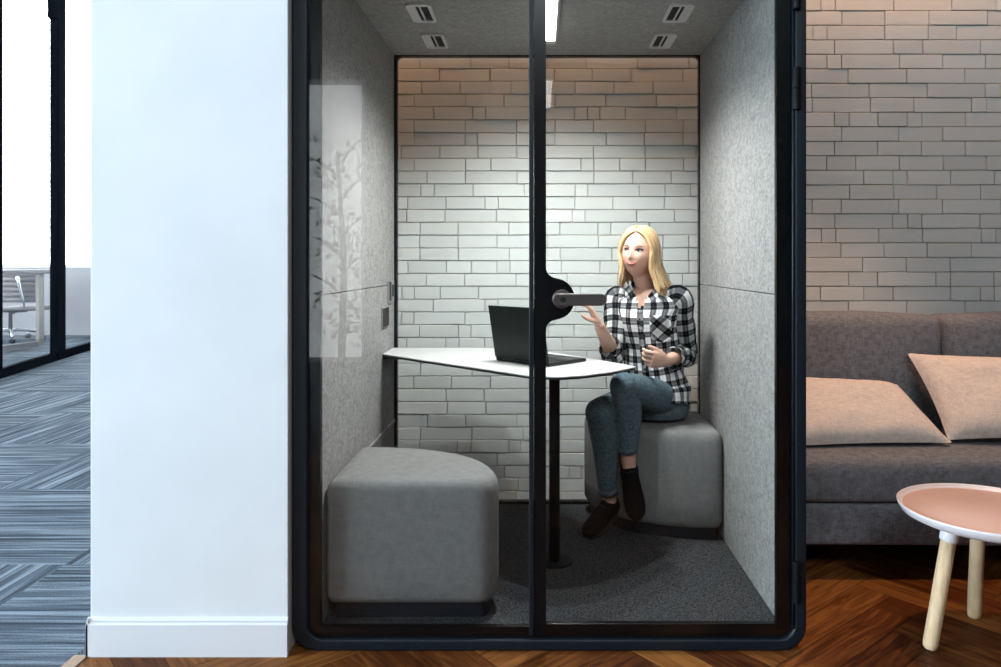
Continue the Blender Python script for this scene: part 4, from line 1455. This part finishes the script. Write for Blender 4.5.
def pillow(name, label, corners, thick, group):
    """corners: bottom-left, bottom-right, top-right, top-left; puffed quad with pinched corners"""
    P = [Vector(c) for c in corners]
    ctr = sum(P, Vector()) / 4
    nrm = (P[1] - P[0]).cross(P[3] - P[0]).normalized()
    n = 28
    bm = NB(); front = {}; back = {}
    for i in range(n + 1):
        for j in range(n + 1):
            u, v = i / n, j / n
            uu, vv = 2 * u - 1, 2 * v - 1
            base = P[0] * (1 - u) * (1 - v) + P[1] * u * (1 - v) + P[2] * u * v + P[3] * (1 - u) * v
            pinch = .055
            base = base + (ctr - base) * (pinch * ((1 - uu * uu) * abs(vv) ** 3 + (1 - vv * vv) * abs(uu) ** 3))
            h = thick * (max(0, 1 - uu ** 4) * max(0, 1 - vv ** 4)) ** .62
            wr = noise.noise(Vector((uu * 2.2, vv * 2.2, ctr.x * 3))) * .012 + noise.noise(Vector((uu * 7 + vv * 3, vv * 4, 2))) * .004
            wr *= max(0, 1 - uu ** 4) * max(0, 1 - vv ** 4)
            edge = i in (0, n) or j in (0, n)
            front[i, j] = bm.verts.new(base + nrm * (h + wr))
            back[i, j] = front[i, j] if edge else bm.verts.new(base - nrm * (h * .75 + wr * .3))
    for i in range(n):
        for j in range(n):
            bm.faces.new((front[i, j], front[i + 1, j], front[i + 1, j + 1], front[i, j + 1]))
            q = (back[i, j], back[i, j + 1], back[i + 1, j + 1], back[i + 1, j])
            if len(set(q)) >= 3 and not all(a in front.values() for a in ()):
                try: bm.faces.new(q)
                except ValueError: pass
    bmesh.ops.recalc_face_normals(bm, faces=bm.faces)
    o = obj(name, bm, M['pillow'], None, smooth=True, origin=(ctr.x, ctr.y, min(p.z for p in P)), subsurf=1)
    tag(o, label, 'cushion', group)
    return o


pillow('cushion', 'pale cushion lying flat on the sofa seat beside the booth', [at(780, 447, 2.99), at(953, 443, 3.02), at(897, 384, 3.30), at(776, 378, 3.30)], .075, 'pale cushions on the sofa')
pillow('cushion', 'pale cushion leaning upright at the right edge of the sofa', [at(948, 440, 3.06), at(1062, 441, 3.0), at(1052, 358, 3.28), at(907, 353, 3.34)], .065, 'pale cushions on the sofa')

# ------------------------------------------------------------------ coffee table
cc = Vector((1.414, 2.367, 0)); RR = .262; CT = .436
ct = thing('side_table', 'round peach tray-top side table with three birch legs', 'table', cc)


def lathe(bm, c, prof, seg=72, mi=None):
    rings = []
    for r_, z in prof:
        rings.append([bm.verts.new((c[0] + r_ * math.cos(2 * PI * k / seg), c[1] + r_ * math.sin(2 * PI * k / seg), z)) for k in range(seg)])
    for q, (a, b) in enumerate(zip(rings, rings[1:])):
        for k in range(seg):
            f = bm.faces.new((a[k], a[(k + 1) % seg], b[(k + 1) % seg], b[k]))
            if mi: f.material_index = mi[q]
            f.smooth = True
    bm.faces.new(rings[0][::-1]); f = bm.faces.new(rings[-1])
    if mi: f.material_index = mi[-1]
    bmesh.ops.recalc_face_normals(bm, faces=bm.faces)


bm = NB()
lathe(bm, cc, [(RR - .075, CT - .040), (RR - .035, CT - .037), (RR - .012, CT - .026), (RR - .001, CT - .006), (RR, CT - .001), (RR - .002, CT), (RR - .005, CT), (RR - .007, CT - .004), (RR - .014, CT - .011), (RR - .020, CT - .0125)])
obj('tray_rim', bm, M['tray_rim'], ct, label='white raised rim')
bm = NB(); lathe(bm, cc, [(.01, CT - .0135), (RR - .016, CT - .0135), (RR - .018, CT - .0120), (.01, CT - .0118)]); obj('tabletop', bm, M['tray'], ct, label='peach tray surface')
for (fx, fy) in ((1.218, 2.345), (1.479, 2.556), (1.545, 2.20)):
    foot = Vector((fx, fy, 0)); top = cc + (foot - cc) * .62; top.z = CT - .042
    d = (top - foot).normalized()
    bm = NB()
    tube(bm, [foot + Vector((0, 0, .0)), foot + d * .006, foot + d * .02, foot + d * .2, top - d * .0], [.014, .0205, .0225, .0225, .0225], seg=24)
    lg = obj('leg', bm, M['birch'], ct, smooth=True)
    bm = NB(); tube(bm, [top - d * .060, top - d * .056, top + d * .012], [.0255, .0275, .0285], seg=24); obj('collar', bm, M['tray_rim'], lg, smooth=True)

# ------------------------------------------------------------------ wall washer lamps above the brick wall
wl = None
for k, (x0, x1) in enumerate(((-.72, .78), (1.0, 2.4))):
    w = thing('wall_washer', ['slim warm tube lamp on the brick above the booth', 'slim warm tube lamp on the brick above the sofa'][k], 'lamp', ((x0 + x1) / 2, WALLY - .02, 2.92), 'warm tube lamps high on the wall')
    bm = NB(); box(bm, x0, x1, WALLY - .16, WALLY - .12, 2.93, 2.97); box(bm, (x0 + x1) / 2 - .02, (x0 + x1) / 2 + .02, WALLY - .13, WALLY, 2.94, 2.97)
    obj('housing', bm, M['black_matte'], w, bevel=0.002)
    bm = NB(); tube(bm, [(x0 + .01, WALLY - .14, 2.922), (x1 - .01, WALLY - .14, 2.922)], .009, seg=10); obj('tube', bm, M['lamp_warm'], w)
    area('warm_wash', ((x0 + x1) / 2, WALLY - .14, 2.905), ((x0 + x1) / 2, WALLY - .10, 0), x1 - x0, .02, (12, 6.5)[k], (1.0, .46, .18))
# warm pendant spot over the sofa end
d = bpy.data.lights.new('pendant_light', 'SPOT'); d.energy = 165; d.color = (1, .60, .38); d.spot_size = R(52); d.spot_blend = .6; d.shadow_soft_size = .05
o = bpy.data.objects.new('pendant_light', d); COL.objects.link(o); o.location = (1.35, 2.75, 3.2); o.rotation_euler = (R(5), 0, 0)
pn_ = thing('pendant_lamp', 'small black pendant spotlight hanging above the sofa', 'lamp', (1.35, 2.75, 3.2))
bm = NB(); tube(bm, [(1.35, 2.75, 3.2), (1.35, 2.75, 3.38)], [.06, .04], seg=24, cap=False); disc(bm, (1.35, 2.75, 3.38), .04, .01)
obj('lamp_shade', bm, M['black_matte'], pn_)
bm = NB(); tube(bm, [(1.35, 2.75, 3.38), (1.35, 2.75, CEIL)], .003, seg=6); obj('cable', bm, M['black_matte'], pn_)
